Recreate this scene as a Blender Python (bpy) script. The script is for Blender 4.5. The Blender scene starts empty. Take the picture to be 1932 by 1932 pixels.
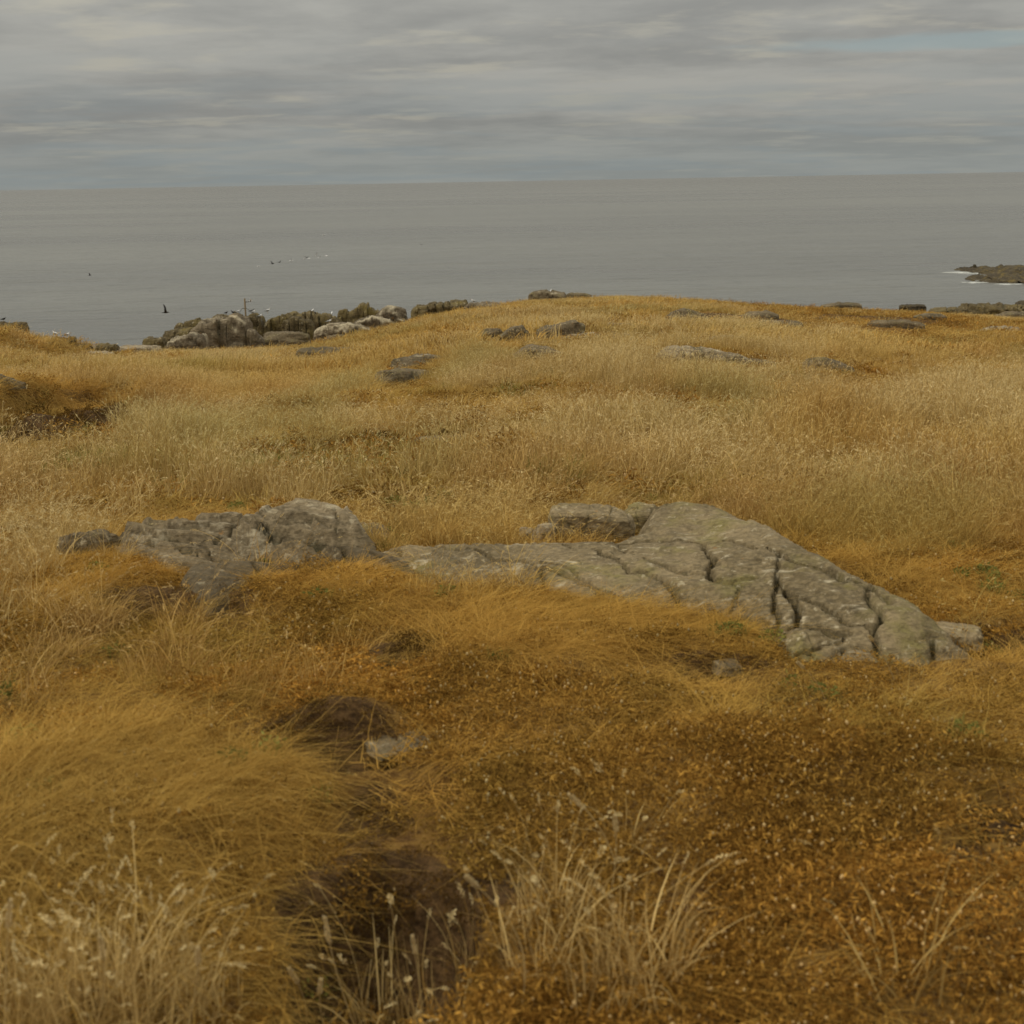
import bpy, bmesh, math, random
import numpy as np
from mathutils import Vector, Matrix

random.seed(7)
RNG = np.random.default_rng(11)
scene = bpy.context.scene

# ------------------------------------------------------------------ camera
CAM_Z = 1.6
FOV = math.radians(42.0)
PITCH = math.radians(13.95)
ROLL = math.radians(-1.04)
cam_data = bpy.data.cameras.new("camera")
cam = bpy.data.objects.new("camera", cam_data)
scene.collection.objects.link(cam)
cam_rot = Matrix.Rotation(math.radians(90) - PITCH, 3, 'X') @ Matrix.Rotation(ROLL, 3, 'Z')
cam.matrix_world = Matrix.Translation((0, 0, CAM_Z)) @ cam_rot.to_4x4()
cam_data.sensor_width = 36
cam_data.sensor_fit = 'HORIZONTAL'
cam_data.angle = FOV
cam_data.clip_start = 0.05
cam_data.clip_end = 60000
cam_data.dof.use_dof = True
cam_data.dof.focus_distance = 12.0
cam_data.dof.aperture_fstop = 5.6
scene.camera = cam
scene.render.resolution_x = 1024
scene.render.resolution_y = 1024

scene.render.engine = 'CYCLES'
scene.view_settings.view_transform = 'Standard'
scene.view_settings.look = 'None'
scene.view_settings.gamma = 1.0
scene.view_settings.exposure = 0.04
scene.view_settings.use_curve_mapping = False
scene.cycles.max_bounces = 5
scene.cycles.diffuse_bounces = 3
scene.cycles.glossy_bounces = 2
scene.cycles.transmission_bounces = 3

# ------------------------------------------------------------------ world and sun
SUN_EL, SUN_AZ = math.radians(48), math.radians(-100)     # azimuth from +Y towards +X: light from the left
world = bpy.data.worlds.new("World")
scene.world = world
world.use_nodes = True


class N:
    """tiny helper to build node trees"""
    def __init__(self, nt):
        self.nt = nt
        nt.nodes.clear()

    def n(self, kind, **kw):
        nd = self.nt.nodes.new(kind)
        for k, v in kw.items():
            setattr(nd, k, v)
        return nd

    def put(self, sock, v):
        if isinstance(v, bpy.types.NodeSocket):
            self.nt.links.new(v, sock)
        elif v is not None:
            if isinstance(v, (tuple, list)) and len(v) == 3 and sock.type == 'RGBA':
                v = (*v, 1.0)
            sock.default_value = v

    def m(self, op, a, b=None, c=None, clamp=False):
        nd = self.n('ShaderNodeMath', operation=op, use_clamp=clamp)
        for i, v in enumerate((a, b, c)):
            if v is not None:
                self.put(nd.inputs[i], v)
        return nd.outputs[0]

    def vm(self, op, a, b=None, s=None):
        nd = self.n('ShaderNodeVectorMath', operation=op)
        self.put(nd.inputs[0], a)
        if b is not None:
            self.put(nd.inputs[1], b)
        if s is not None:
            self.put(nd.inputs['Scale'], s)
        return nd.outputs[0] if op not in ('DOT_PRODUCT', 'LENGTH') else nd.outputs['Value']

    def mix(self, f, a, b, mode='MIX'):
        nd = self.n('ShaderNodeMix', data_type='RGBA', blend_type=mode)
        self.put(nd.inputs[0], f)
        self.put(nd.inputs[6], a)
        self.put(nd.inputs[7], b)
        return nd.outputs[2]

    def noise(self, vec, scale, detail=4.0, rough=0.55, dist=0.0):
        nd = self.n('ShaderNodeTexNoise')
        self.put(nd.inputs['Vector'], vec)
        nd.inputs['Scale'].default_value = scale
        nd.inputs['Detail'].default_value = detail
        nd.inputs['Roughness'].default_value = rough
        nd.inputs['Distortion'].default_value = dist
        return nd.outputs['Fac']

    def ss(self, v, lo, hi):
        nd = self.n('ShaderNodeMapRange', interpolation_type='SMOOTHSTEP')
        self.put(nd.inputs['Value'], v)
        nd.inputs['From Min'].default_value = lo
        nd.inputs['From Max'].default_value = hi
        return nd.outputs['Result']

    def comb(self, x, y, z):
        nd = self.n('ShaderNodeCombineXYZ')
        for i, v in enumerate((x, y, z)):
            self.put(nd.inputs[i], v)
        return nd.outputs[0]

    def sep(self, v):
        nd = self.n('ShaderNodeSeparateXYZ')
        self.put(nd.inputs[0], v)
        return nd.outputs

    def attr(self, name, kind='GEOMETRY', out='Fac'):
        nd = self.n('ShaderNodeAttribute', attribute_name=name, attribute_type=kind)
        return nd.outputs[out]


_g = Vector(cam_rot @ Vector(((1800 / 1932 - .5) * 2 * math.tan(FOV / 2), (.5 - 76 / 1932) * 2 * math.tan(FOV / 2), -1))).normalized()
GAP_AZ, GAP_Z = math.atan2(_g.x, _g.y), _g.z


def build_world():
    k = N(world.node_tree)
    out = k.n('ShaderNodeOutputWorld')
    bg = k.n('ShaderNodeBackground')
    sky = k.n('ShaderNodeTexSky', sky_type='NISHITA', sun_disc=False)
    sky.sun_elevation = SUN_EL
    sky.sun_rotation = SUN_AZ
    sky.air_density = 1.2
    sky.dust_density = 2.5
    tc = k.n('ShaderNodeTexCoord')
    d = k.vm('NORMALIZE', tc.outputs['Generated'])
    x, y, z = k.sep(d)
    zc = k.m('MAXIMUM', z, 0.0)
    den = k.m('ADD', zc, 0.085)
    px = k.m('DIVIDE', x, den)
    py = k.m('DIVIDE', y, den)
    # the cloud deck, seen in perspective as the layer recedes to the horizon
    big = k.noise(k.comb(k.m('MULTIPLY', px, 0.8), py, 3.7), 0.62, 4, 0.5, 0.4)
    mid = k.noise(k.comb(k.m('MULTIPLY', px, 1.0), py, 9.1), 1.8, 5, 0.55, 0.3)
    fine = k.noise(k.comb(k.m('MULTIPLY', px, 1.3), py, 1.3), 5.2, 5, 0.6, 0.2)
    v = k.m('ADD', k.m('MULTIPLY', big, 0.62), k.m('ADD', k.m('MULTIPLY', mid, 0.28), k.m('MULTIPLY', fine, 0.10)))
    shade = k.ss(v, 0.37, 0.62)
    cl = k.mix(shade, (0.71, 0.715, 0.675), (1.04, 1.03, 0.94))
    warm = k.ss(k.noise(k.comb(k.m('MULTIPLY', px, 0.8), py, 21.0), 2.2, 5, 0.55), 0.53, 0.70)
    cl = k.mix(k.m('MULTIPLY', warm, 0.62), cl, (1.20, 1.14, 0.94))
    # overcast skies brighten towards the zenith: 1 + 2 sin(elevation)
    lum = k.m('MULTIPLY_ADD', zc, 3.4, 1.0)
    cl = k.vm('SCALE', cl, s=k.m('MULTIPLY', lum, 2.85))
    # blue-grey air near the horizon
    hz = k.m('SUBTRACT', 1.0, k.ss(zc, 0.0, 0.055))
    cl = k.mix(k.m('MULTIPLY', hz, 0.62), cl, (2.62, 2.88, 2.78))
    # a few gaps where the sky itself is seen
    gap = k.ss(k.noise(k.comb(k.m('MULTIPLY', px, 0.16), py, 5.2), 1.0, 4, 0.5, 0.2), 0.635, 0.69)
    gap = k.m('MULTIPLY', gap, k.ss(z, 0.03, 0.08))
    # the long thin gap to the north-east
    az = k.m('ARCTAN2', x, y)
    wv = k.m('MULTIPLY_ADD', k.noise(k.comb(k.m('MULTIPLY', az, 9.0), k.m('MULTIPLY', z, 60.0), 2.0), 1.6, 5, 0.6), 1.6, -0.8)
    ga = k.m('DIVIDE', k.m('SUBTRACT', az, GAP_AZ), 0.12)
    ge = k.m('DIVIDE', k.m('SUBTRACT', z, GAP_Z), 0.0055)
    gr = k.m('ADD', k.m('SQRT', k.m('ADD', k.m('MULTIPLY', ga, ga), k.m('MULTIPLY', ge, ge))), wv)
    gap = k.m('MAXIMUM', gap, k.m('MULTIPLY', k.m('SUBTRACT', 1.0, k.ss(gr, 0.5, 1.3)), 0.8))
    lowb = k.ss(k.noise(k.comb(k.m('MULTIPLY', px, 0.7), py, 33.0), 1.5, 4, 0.5), 0.45, 0.62)
    cl = k.mix(k.m('MULTIPLY', k.m('MULTIPLY', lowb, 0.40), k.m('SUBTRACT', 1.0, k.ss(zc, 0.02, 0.13))), cl, (2.25, 2.62, 2.72))
    blue = k.mix(0.55, sky.outputs[0], (2.7, 3.4, 3.7))
    col = k.mix(k.m('MULTIPLY', gap, 0.9), cl, blue)
    # below the horizon: the same dull light as the horizon air
    k.put(bg.inputs['Color'], col)
    bg.inputs['Strength'].default_value = 0.1
    k.nt.links.new(bg.outputs[0], out.inputs[0])


build_world()
sun_data = bpy.data.lights.new("sun", 'SUN')
sun_data.energy = 1.5
sun_data.angle = math.radians(12)
sun_data.color = (1.0, 0.93, 0.80)
sun = bpy.data.objects.new("sun", sun_data)
scene.collection.objects.link(sun)
sd = Vector((math.sin(SUN_AZ) * math.cos(SUN_EL), math.cos(SUN_AZ) * math.cos(SUN_EL), math.sin(SUN_EL)))
sun.rotation_euler = sd.to_track_quat('Z', 'Y').to_euler()

# ------------------------------------------------------------------ numpy noise
_perm = np.random.default_rng(3).permutation(1024)
PERM = np.concatenate([_perm, _perm, _perm])


def _hash(ix, iy, iz):
    return PERM[(PERM[(PERM[ix & 1023] + iy) & 1023] + iz) & 1023] / 1023.0


def vnoise(x, y, z=0.0):
    x, y, z = np.broadcast_arrays(np.asarray(x, float), np.asarray(y, float), np.asarray(z, float))
    ix, iy, iz = np.floor(x).astype(int), np.floor(y).astype(int), np.floor(z).astype(int)
    fx, fy, fz = x - ix, y - iy, z - iz
    fx, fy, fz = [f * f * f * (f * (f * 6 - 15) + 10) for f in (fx, fy, fz)]
    r = 0
    for dx in (0, 1):
        wx = fx if dx else 1 - fx
        for dy in (0, 1):
            wy = fy if dy else 1 - fy
            for dz in (0, 1):
                wz = fz if dz else 1 - fz
                r = r + wx * wy * wz * _hash(ix + dx, iy + dy, iz + dz)
    return r * 2 - 1


def fbm(x, y, z=0.0, octv=4, gain=0.5):
    a, s, f = 1.0, 0.0, 1.0
    for i in range(octv):
        s = s + a * vnoise(np.asarray(x) * f + 17.3 * i, np.asarray(y) * f - 9.1 * i, np.asarray(z) * f + 3.3 * i)
        a *= gain
        f *= 2.03
    return s


def sstep(v, a, b):
    t = np.clip((v - a) / (b - a), 0, 1)
    return t * t * (3 - 2 * t)


# ------------------------------------------------------------------ surveying: photo position -> place on the land
PX = 1932.0
TANH = math.tan(FOV / 2)
CR = np.array(cam_rot)


def ray(px, py):
    u = (np.asarray(px, float) / PX - 0.5) * 2 * TANH
    v = (0.5 - np.asarray(py, float) / PX) * 2 * TANH
    d = CR @ np.array([u, v, -np.ones_like(u)])
    return d                                   # (3, n)


# coast line as seen over the land edge
_edge = [(0, 640), (60, 655), (120, 655), (270, 655), (390, 650), (580, 640), (770, 600), (870, 578),
         (1000, 562), (1160, 553), (1310, 558), (1500, 571), (1700, 579), (1830, 588), (1932, 592)]
_yc = [33, 34, 36, 37, 42, 50, 56, 58, 60, 62, 60, 58, 58, 58, 58]
_T, _Z = [], []
for (ex, ey), yc in zip(_edge, _yc):
    d = ray([ex], [ey])[:, 0]
    _T.append(d[0] / d[1])
    _Z.append(CAM_Z + d[2] / d[1] * yc)
_T, _Z, _Y = np.array(_T), np.array(_Z) - 0.26, np.array(_yc, float)
SEA_Z = -9.0

feats = []                                       # (cx, cy, rx, ry, amp, lo, hi)


def H0(x, y):
    x = np.asarray(x, float)
    y = np.asarray(y, float)
    yy = np.maximum(y, 0.5)
    t = x / yy
    yc = np.interp(t, _T, _Y)
    zc = np.interp(t, _T, _Z)
    s = np.clip((yy - 5.0) / (yc - 5.0), 0, 3)
    near = zc * np.minimum(s, 1.0) ** 1.06
    over = np.maximum(yy - yc, 0)
    drop = np.minimum(over * 0.28 + 0.02 * over ** 2, 9)
    z = near - drop
    return z


def H(x, y):
    x = np.asarray(x, float)
    y = np.asarray(y, float)
    z = H0(x, y)
    d = np.maximum(y, 0.5)
    yc_ = np.interp(x / d, _T, _Y)
    damp = np.clip(1 - 0.88 * sstep(d / yc_, 0.5, 0.92), 0.1, 1)
    z = z + 0.035 * fbm(x * 1.3, y * 1.3, 0.3, 3) + 0.018 * fbm(x * 5, y * 5, 2.2, 2)
    z = z + 0.16 * sstep(d, 5, 14) * damp * fbm(x * 0.33, y * 0.33, 5.5, 3)
    z = z + 0.28 * sstep(d, 16, 40) * damp * vnoise(x * 0.1, y * 0.12, 8.0)
    wob = 0.16 * fbm(x * 6, y * 6, 1.0, 2)
    for (cx, cy, rx, ry, amp, lo, hi) in feats:
        q = np.sqrt(((x - cx) / rx) ** 2 + ((y - cy) / ry) ** 2)
        sel = q < hi + 0.5
        if np.any(sel):
            w = wob if amp < 0 else wob * 0.5
            z = z + np.where(sel, amp * (1 - sstep(q + w, lo, hi)), 0)
    return z


def G(px, py, fn=None):
    """ground point seen at these photo positions"""
    fn = fn or H
    d = ray(np.atleast_1d(px), np.atleast_1d(py))
    ts = np.geomspace(1.0, 140, 700)
    P = d[:, :, None] * ts[None, None, :]
    z = CAM_Z + P[2]
    g = z - fn(P[0], P[1])
    below = g < 0
    first = np.argmax(below, axis=1)
    first = np.where(below.any(axis=1), first, len(ts) - 1)
    res = []
    for i, f in enumerate(first):
        f = max(f, 1)
        a, b = g[i, f - 1], g[i, f]
        w = a / (a - b) if a > b else 1.0
        w = min(max(w, 0), 1)
        t = ts[f - 1] * (1 - w) + ts[f] * w
        p = d[:, i] * t
        res.append((p[0], p[1], CAM_Z + p[2]))
    return np.array(res)


def ell(cx, cy, rx, ry, fn=None):
    """photo-space ellipse -> ellipse on the ground"""
    p = G([cx, cx, cx], [cy, cy - ry, cy + ry], fn)
    D = p[0][1]
    q = G([cx, cx], [cy - ry, cy + ry], H0)
    r1, r0 = abs(p[1][1] - p[2][1]) / 2, abs(q[0][1] - q[1][1]) / 2
    return p[0][0], p[0][1], rx / PX * 2 * TANH * math.hypot(D, CAM_Z - p[0][2]), max(min(r1, r0 * 1.4), r0 * .6, 0.04)


def feat(cx, cy, rx, ry, amp, lo=0.2, hi=1.1):
    x, y, a, b = ell(cx, cy, rx, ry, H0)
    feats.append((x, y, a, b, amp, lo, hi))


_pre = []
for f in [
    (180, 1600, 370, 230, 0.16, 0.35, 1.2), (1520, 1560, 620, 300, 0.10, 0.1, 1.2),
    (720, 1830, 215, 215, -0.24, 0.62, 1.12), (640, 1435, 125, 36, -0.10, 0.5, 1.1),
    (760, 1240, 62, 32, -0.09, 0.4, 1.1), (320, 1145, 170, 24, -0.12, 0.55, 1.1),
    (1350, 1270, 110, 26, -0.04, 0.4, 1.2), (1885, 1555, 48, 30, -0.10, 0.5, 1.1),
    (1835, 1612, 36, 17, -0.08, 0.5, 1.1), (1060, 1195, 330, 85, 0.035, 0.1, 1.2),
    (620, 1125, 170, 45, 0.03, 0.1, 1.2), (200, 1090, 180, 50, 0.05, 0.1, 1.2),
    (60, 800, 180, 75, 0.26, 0.3, 1.15), (128, 795, 80, 44, -0.28, 0.6, 1.1), (30, 838, 100, 16, -0.26, 0.5, 1.1),
    (770, 722, 66, 14, -0.26, 0.4, 1.2), (760, 838, 130, 13, -0.24, 0.4, 1.1), (640, 850, 120, 22, 0.10, 0.2, 1.2),
    (20, 665, 80, 14, 0.40, 0.2, 1.3), (1600, 608, 230, 5, -0.25, 0.3, 1.2), (1000, 690, 110, 9, -0.1, 0.4, 1.2),
    (1620, 1105, 60, 16, -0.06, 0.4, 1.2), (1850, 1215, 130, 24, -0.05, 0.4, 1.2),
    (640, 1380, 130, 40, 0.07, 0.1, 1.2), (760, 1500, 120, 30, -0.05, 0.3, 1.2),
]:
    _pre.append(f)
for f in _pre:
    feat(*f)

# ------------------------------------------------------------------ object helpers
SC = scene.collection


def tag(o, label, cat=None, group=None, kind=None):
    if label:
        o['label'] = label
    if cat:
        o['category'] = cat
    if group:
        o['group'] = group
    if kind:
        o['kind'] = kind
    return o


def mesh_obj(name, verts, faces, mat=None, parent=None, smooth=True, attrs=None, link=True, loc=None):
    me = bpy.data.meshes.new(name)
    verts = np.asarray(verts, dtype=np.float64)
    if loc is not None:
        verts = verts - np.array(loc)
    if isinstance(faces, np.ndarray) and faces.ndim == 2:
        nf, k = faces.shape
        me.vertices.add(len(verts))
        me.vertices.foreach_set('co', verts.astype(np.float32).ravel())
        me.loops.add(nf * k)
        me.loops.foreach_set('vertex_index', faces.astype(np.int32).ravel())
        me.polygons.add(nf)
        me.polygons.foreach_set('loop_start', np.arange(0, nf * k, k, dtype=np.int32))
        me.update(calc_edges=True)
    else:
        me.from_pydata([tuple(v) for v in verts], [], [tuple(f) for f in faces])
        me.update()
    me.validate()
    if smooth and len(me.polygons):
        me.polygons.foreach_set('use_smooth', np.ones(len(me.polygons), dtype=bool))
    if attrs:
        for an, av in attrs.items():
            a = me.attributes.new(an, 'FLOAT', 'POINT')
            a.data.foreach_set('value', np.asarray(av, dtype=np.float32))
    if mat:
        me.materials.append(mat)
    o = bpy.data.objects.new(name, me)
    if loc is not None:
        o.location = loc
    if link:
        SC.objects.link(o)
    if parent is not None:
        o.parent = parent
        if loc is not None:
            o.location = Vector(loc) - parent.location
    return o


def empty(name, loc):
    e = bpy.data.objects.new(name, None)
    e.empty_display_size = 0.2
    e.location = loc
    SC.objects.link(e)
    return e


def gridfaces(nr, nc, wrap=False):
    r = np.arange(nr - 1)[:, None]
    c = np.arange(nc if wrap else nc - 1)[None, :]
    c1 = (c + 1) % nc
    f = np.stack([r * nc + c, r * nc + c1, (r + 1) * nc + c1, (r + 1) * nc + c], -1)
    return f.reshape(-1, 4)


# ------------------------------------------------------------------ materials
def new_mat(name):
    m = bpy.data.materials.new(name)
    m.use_nodes = True
    return m, N(m.node_tree)


def finish(k, col, rough=0.9, bump=None, bstr=0.4, bdist=0.02, spec=0.2, translucent=0.0):
    out = k.n('ShaderNodeOutputMaterial')
    b = k.n('ShaderNodeBsdfPrincipled')
    k.put(b.inputs['Base Color'], col)
    k.put(b.inputs['Roughness'], rough)
    b.inputs['Specular IOR Level'].default_value = spec
    if bump is not None:
        bn = k.n('ShaderNodeBump')
        bn.inputs['Strength'].default_value = bstr
        bn.inputs['Distance'].default_value = bdist
        k.put(bn.inputs['Height'], bump)
        k.nt.links.new(bn.outputs[0], b.inputs['Normal'])
    if translucent:
        t = k.n('ShaderNodeBsdfTranslucent')
        k.put(t.inputs['Color'], col)
        ms = k.n('ShaderNodeMixShader')
        ms.inputs[0].default_value = translucent
        k.nt.links.new(b.outputs[0], ms.inputs[1])
        k.nt.links.new(t.outputs[0], ms.inputs[2])
        k.nt.links.new(ms.outputs[0], out.inputs[0])
    else:
        k.nt.links.new(b.outputs[0], out.inputs[0])


def rock_mat(name, c1, c2, white=0.3, yellow=0.1, wscale=6.0, olive=(0.20, 0.17, 0.045), scale=1.0, wtop=0.5, dark=0.5):
    m, k = new_mat(name)
    g = k.n('ShaderNodeNewGeometry')
    P = k.vm('SCALE', g.outputs['Position'], s=scale)
    nz = k.sep(g.outputs['Normal'])[2]
    n1 = k.noise(P, 1.6, 6, 0.6)
    n2 = k.noise(P, 9.0, 6, 0.65)
    n3 = k.noise(P, 45.0, 4, 0.6)
    st = k.vm('MULTIPLY', P, (1.0, 1.0, 5.0))
    n4 = k.noise(st, 5.0, 6, 0.6, 0.6)
    col = k.mix(k.ss(n1, 0.35, 0.65), c1, c2)
    col = k.mix(k.m('MULTIPLY', k.ss(n4, 0.5, 0.68), dark), col, tuple(v * 0.42 for v in c1))
    col = k.mix(k.m('MULTIPLY', k.ss(n3, 0.42, 0.62), 0.35), col, tuple(min(v * 1.55, 0.6) for v in c2))
    yl = k.m('MULTIPLY', k.ss(k.noise(k.vm('ADD', P, (7, 3, 1)), 3.2, 6, 0.65), 0.60 - yellow * 0.35, 0.72), min(1.0, yellow * 3))
    col = k.mix(yl, col, olive)
    wn = k.m('ADD', k.m('MULTIPLY', k.noise(k.vm('MULTIPLY', P, (0.7, 1.6, 1.0)), wscale, 7, 0.68, 0.7), 0.75), k.m('MULTIPLY', n2, 0.25))
    top = k.ss(nz, 0.1, 0.8)
    w = k.ss(wn, 0.66 - white * 0.28, 0.74 - white * 0.18)
    w = k.m('MULTIPLY', w, k.m('MULTIPLY_ADD', top, wtop, 1 - wtop))
    col = k.mix(k.m('MULTIPLY', w, 0.85), col, (0.53, 0.45, 0.30))
    sp = k.noise(k.vm('MULTIPLY', P, (1.0, 2.2, 2.0)), 30.0, 5, 0.7, 0.4)
    col = k.mix(k.m('MULTIPLY', k.ss(sp, 0.50, 0.60), 0.5), col, (0.075, 0.055, 0.028))
    col = k.mix(k.m('MULTIPLY', k.ss(k.noise(k.vm('ADD', P, (3, 9, 2)), 22.0, 5, 0.7), 0.60, 0.66), 0.55), col, (0.50, 0.42, 0.27))
    orange = k.m('MULTIPLY', k.ss(k.noise(k.vm('ADD', P, (31, 3, 1)), 14.0, 4, 0.5), 0.70, 0.75), 0.5)
    col = k.mix(orange, col, (0.33, 0.15, 0.03))
    col = k.vm('SCALE', col, s=k.m('MULTIPLY_ADD', k.attr('slab_tone'), -0.42, 1.0))
    crack = k.attr('crack')
    col = k.mix(k.m('MULTIPLY', crack, 0.85), col, (0.045, 0.04, 0.018))
    h = k.m('ADD', k.m('MULTIPLY', n2, 0.6), k.m('ADD', k.m('MULTIPLY', n4, 0.6), k.m('MULTIPLY', n3, 0.25)))
    finish(k, col, 0.88, h, 0.9, 0.035 / scale, 0.2)
    return m


M_ROCK = rock_mat('weathered_grey_rock', (0.140, 0.104, 0.052), (0.255, 0.192, 0.104), 0.40, 0.28, 9.0)
M_ROCKD = rock_mat('darker_grey_rock', (0.098, 0.072, 0.038), (0.185, 0.139, 0.078), 0.2, 0.14, 9.0)
M_PALE = rock_mat('pale_lichened_rock', (0.17, 0.132, 0.082), (0.29, 0.23, 0.148), 0.6, 0.05, 6.0)
M_STRIPE = rock_mat('white_streaked_rock', (0.135, 0.101, 0.056), (0.245, 0.187, 0.108), 0.52, 0.05, 6.0)
M_CLIFF = rock_mat('olive_lichened_cliff', (0.062, 0.045, 0.020), (0.145, 0.108, 0.048), 0.08, 0.42, 2.0, (0.165, 0.122, 0.032), 0.35, 0.6, 0.8)
M_CLIFFG = rock_mat('grey_cliff_rock_with_droppings', (0.085, 0.064, 0.039), (0.165, 0.127, 0.078), 0.64, 0.1, 1.6, (0.185, 0.145, 0.035), 0.5, 0.95, 0.8)
M_FAR = rock_mat('far_brown_grey_rock', (0.085, 0.063, 0.034), (0.165, 0.127, 0.074), 0.36, 0.25, 2.5, (0.20, 0.165, 0.06), 0.6, 0.85, 0.8)
M_ISLET = rock_mat('wet_dark_rock', (0.030, 0.023, 0.014), (0.075, 0.058, 0.032), 0.0, 0.32, 2.0, (0.17, 0.12, 0.03), 0.3, 0.5, 0.5)


def ground_mat():
    m, k = new_mat('thatch_and_peat')
    g = k.n('ShaderNodeNewGeometry')
    P = g.outputs['Position']
    n1 = k.noise(P, 0.9, 5, 0.6)
    n2 = k.noise(k.vm('MULTIPLY', P, (1.0, 1.0, 2.0)), 26.0, 6, 0.7)
    n3 = k.noise(P, 120.0, 4, 0.7)
    n4 = k.noise(k.vm('ADD', P, (5, 5, 5)), 0.22, 4, 0.55)
    thatch = k.mix(k.ss(n1, 0.35, 0.65), (0.18, 0.095, 0.020), (0.28, 0.165, 0.045))
    thatch = k.mix(k.ss(n4, 0.4, 0.62), thatch, (0.22, 0.115, 0.026))
    thatch = k.mix(k.ss(n2, 0.42, 0.62), thatch, (0.085, 0.040, 0.012))
    thatch = k.mix(k.m('MULTIPLY', k.ss(n3, 0.5, 0.66), 0.5), thatch, (0.34, 0.21, 0.07))
    soil = k.mix(k.ss(n2, 0.35, 0.68), (0.040, 0.022, 0.009), (0.135, 0.076, 0.030))
    soil = k.mix(k.m('MULTIPLY', k.ss(n3, 0.55, 0.7), 0.55), soil, (0.24, 0.14, 0.05))
    bare = k.ss(k.m('ADD', k.attr('bare'), k.m('MULTIPLY_ADD', n2, 0.5, -0.25)), 0.35, 0.6)
    col = k.mix(bare, thatch, soil)
    h = k.m('ADD', n2, k.m('MULTIPLY', n3, 0.5))
    finish(k, col, 0.95, h, 0.9, 0.02, 0.1)
    return m


def blade_mat(name, lo, hi, head, transl=0.25, spread=1.0):
    m, k = new_mat(name)
    tone = k.attr('tone')
    part = k.attr('part')
    tint = k.attr('tint', 'INSTANCER', 'Color')
    col = k.mix(tone, lo, hi)
    col = k.mix(part, col, head)
    col = k.mix(1.0, col, tint, 'MULTIPLY')
    out = k.n('ShaderNodeOutputMaterial')
    d = k.n('ShaderNodeBsdfDiffuse')
    t = k.n('ShaderNodeBsdfTranslucent')
    ms = k.n('ShaderNodeMixShader')
    k.put(d.inputs['Color'], col)
    k.put(t.inputs['Color'], col)
    ms.inputs[0].default_value = transl
    k.nt.links.new(d.outputs[0], ms.inputs[1])
    k.nt.links.new(t.outputs[0], ms.inputs[2])
    k.nt.links.new(ms.outputs[0], out.inputs[0])
    return m


M_TALL = blade_mat('dry_straw', (0.31, 0.205, 0.070), (0.74, 0.575, 0.255), (0.80, 0.68, 0.38), 0.3)
M_FINE = blade_mat('golden_fescue', (0.37, 0.205, 0.040), (0.69, 0.43, 0.108), (0.6, 0.42, 0.15), 0.35)
M_MAT = blade_mat('rust_brown_mat', (0.165, 0.080, 0.015), (0.52, 0.288, 0.058), (0.58, 0.41, 0.18), 0.25)
M_GREEN = blade_mat('green_leaf', (0.13, 0.13, 0.03), (0.27, 0.27, 0.07), (0.3, 0.3, 0.1), 0.25)
M_TUFT = blade_mat('seed_head_stem', (0.36, 0.25, 0.10), (0.56, 0.42, 0.19), (0.70, 0.58, 0.34))

# ------------------------------------------------------------------ planting map (ellipses on the ground)
def zone(*es):
    out = []
    for e in es:
        cx, cy, rx, ry = e[:4]
        s = e[4] if len(e) > 4 else 1.0
        out.append((*ell(cx, cy, rx, ry), s))
    return out


def zmask(x, y, zs, soft=0.35, wob=0.25, fr=3.0, seed=0.0):
    m = np.zeros_like(x)
    w = wob * fbm(x * fr, y * fr, seed, 3)
    for (cx, cy, rx, ry, s) in zs:
        q = np.sqrt(((x - cx) / rx) ** 2 + ((y - cy) / ry) ** 2) + w
        m = np.maximum(m, s * (1 - sstep(q, 1 - soft, 1 + soft)))
    return m


Z_BARE = zone((715, 1830, 205, 210), (700, 1640, 60, 40), (640, 1430, 125, 34), (755, 1238, 70, 34), (320, 1140, 165, 24),
              (400, 1155, 110, 14), (1350, 1265, 120, 28), (1885, 1553, 56, 38), (1835, 1612, 46, 24),
              (122, 790, 84, 32), (165, 780, 36, 18), (40, 834, 120, 24), (1620, 1100, 52, 14), (1850, 1210, 130, 22, 0.8),
              (770, 720, 64, 12), (830, 832, 100, 12), (700, 835, 60, 8), (760, 1020, 60, 8),
              (1660, 604, 160, 8), (1470, 612, 90, 5), (1150, 640, 70, 4), (1430, 598, 60, 4), (1330, 604, 70, 5), (1880, 598, 60, 3),
              (1230, 672, 60, 3), (560, 640, 60, 5), (690, 1560, 70, 80, 0.85), (620, 1440, 150, 34), (1500, 1320, 80, 12, 0.7), (1760, 1850, 60, 20, 0.3))
Z_FINE = zone((250, 1500, 420, 190), (300, 980, 210, 32), (1090, 1170, 370, 75), (1700, 1090, 190, 45, 0.9),
              (620, 1370, 170, 70), (150, 1090, 200, 45), (520, 1560, 170, 120), (50, 770, 130, 24), (1100, 1430, 230, 50, 0.6),
              (820, 790, 190, 18, 0.8), (1040, 810, 90, 18), (900, 770, 120, 14, 0.8), (1350, 780, 90, 22, 0.7),
              (1320, 668, 150, 10), (1650, 700, 100, 10), (1870, 640, 100, 14, 0.9), (100, 660, 90, 26), (400, 690, 240, 22, 0.7),
              (1750, 830, 190, 25, 0.6), (620, 1115, 160, 45, 0.7), (1500, 1220, 150, 40, 0.5))
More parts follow.
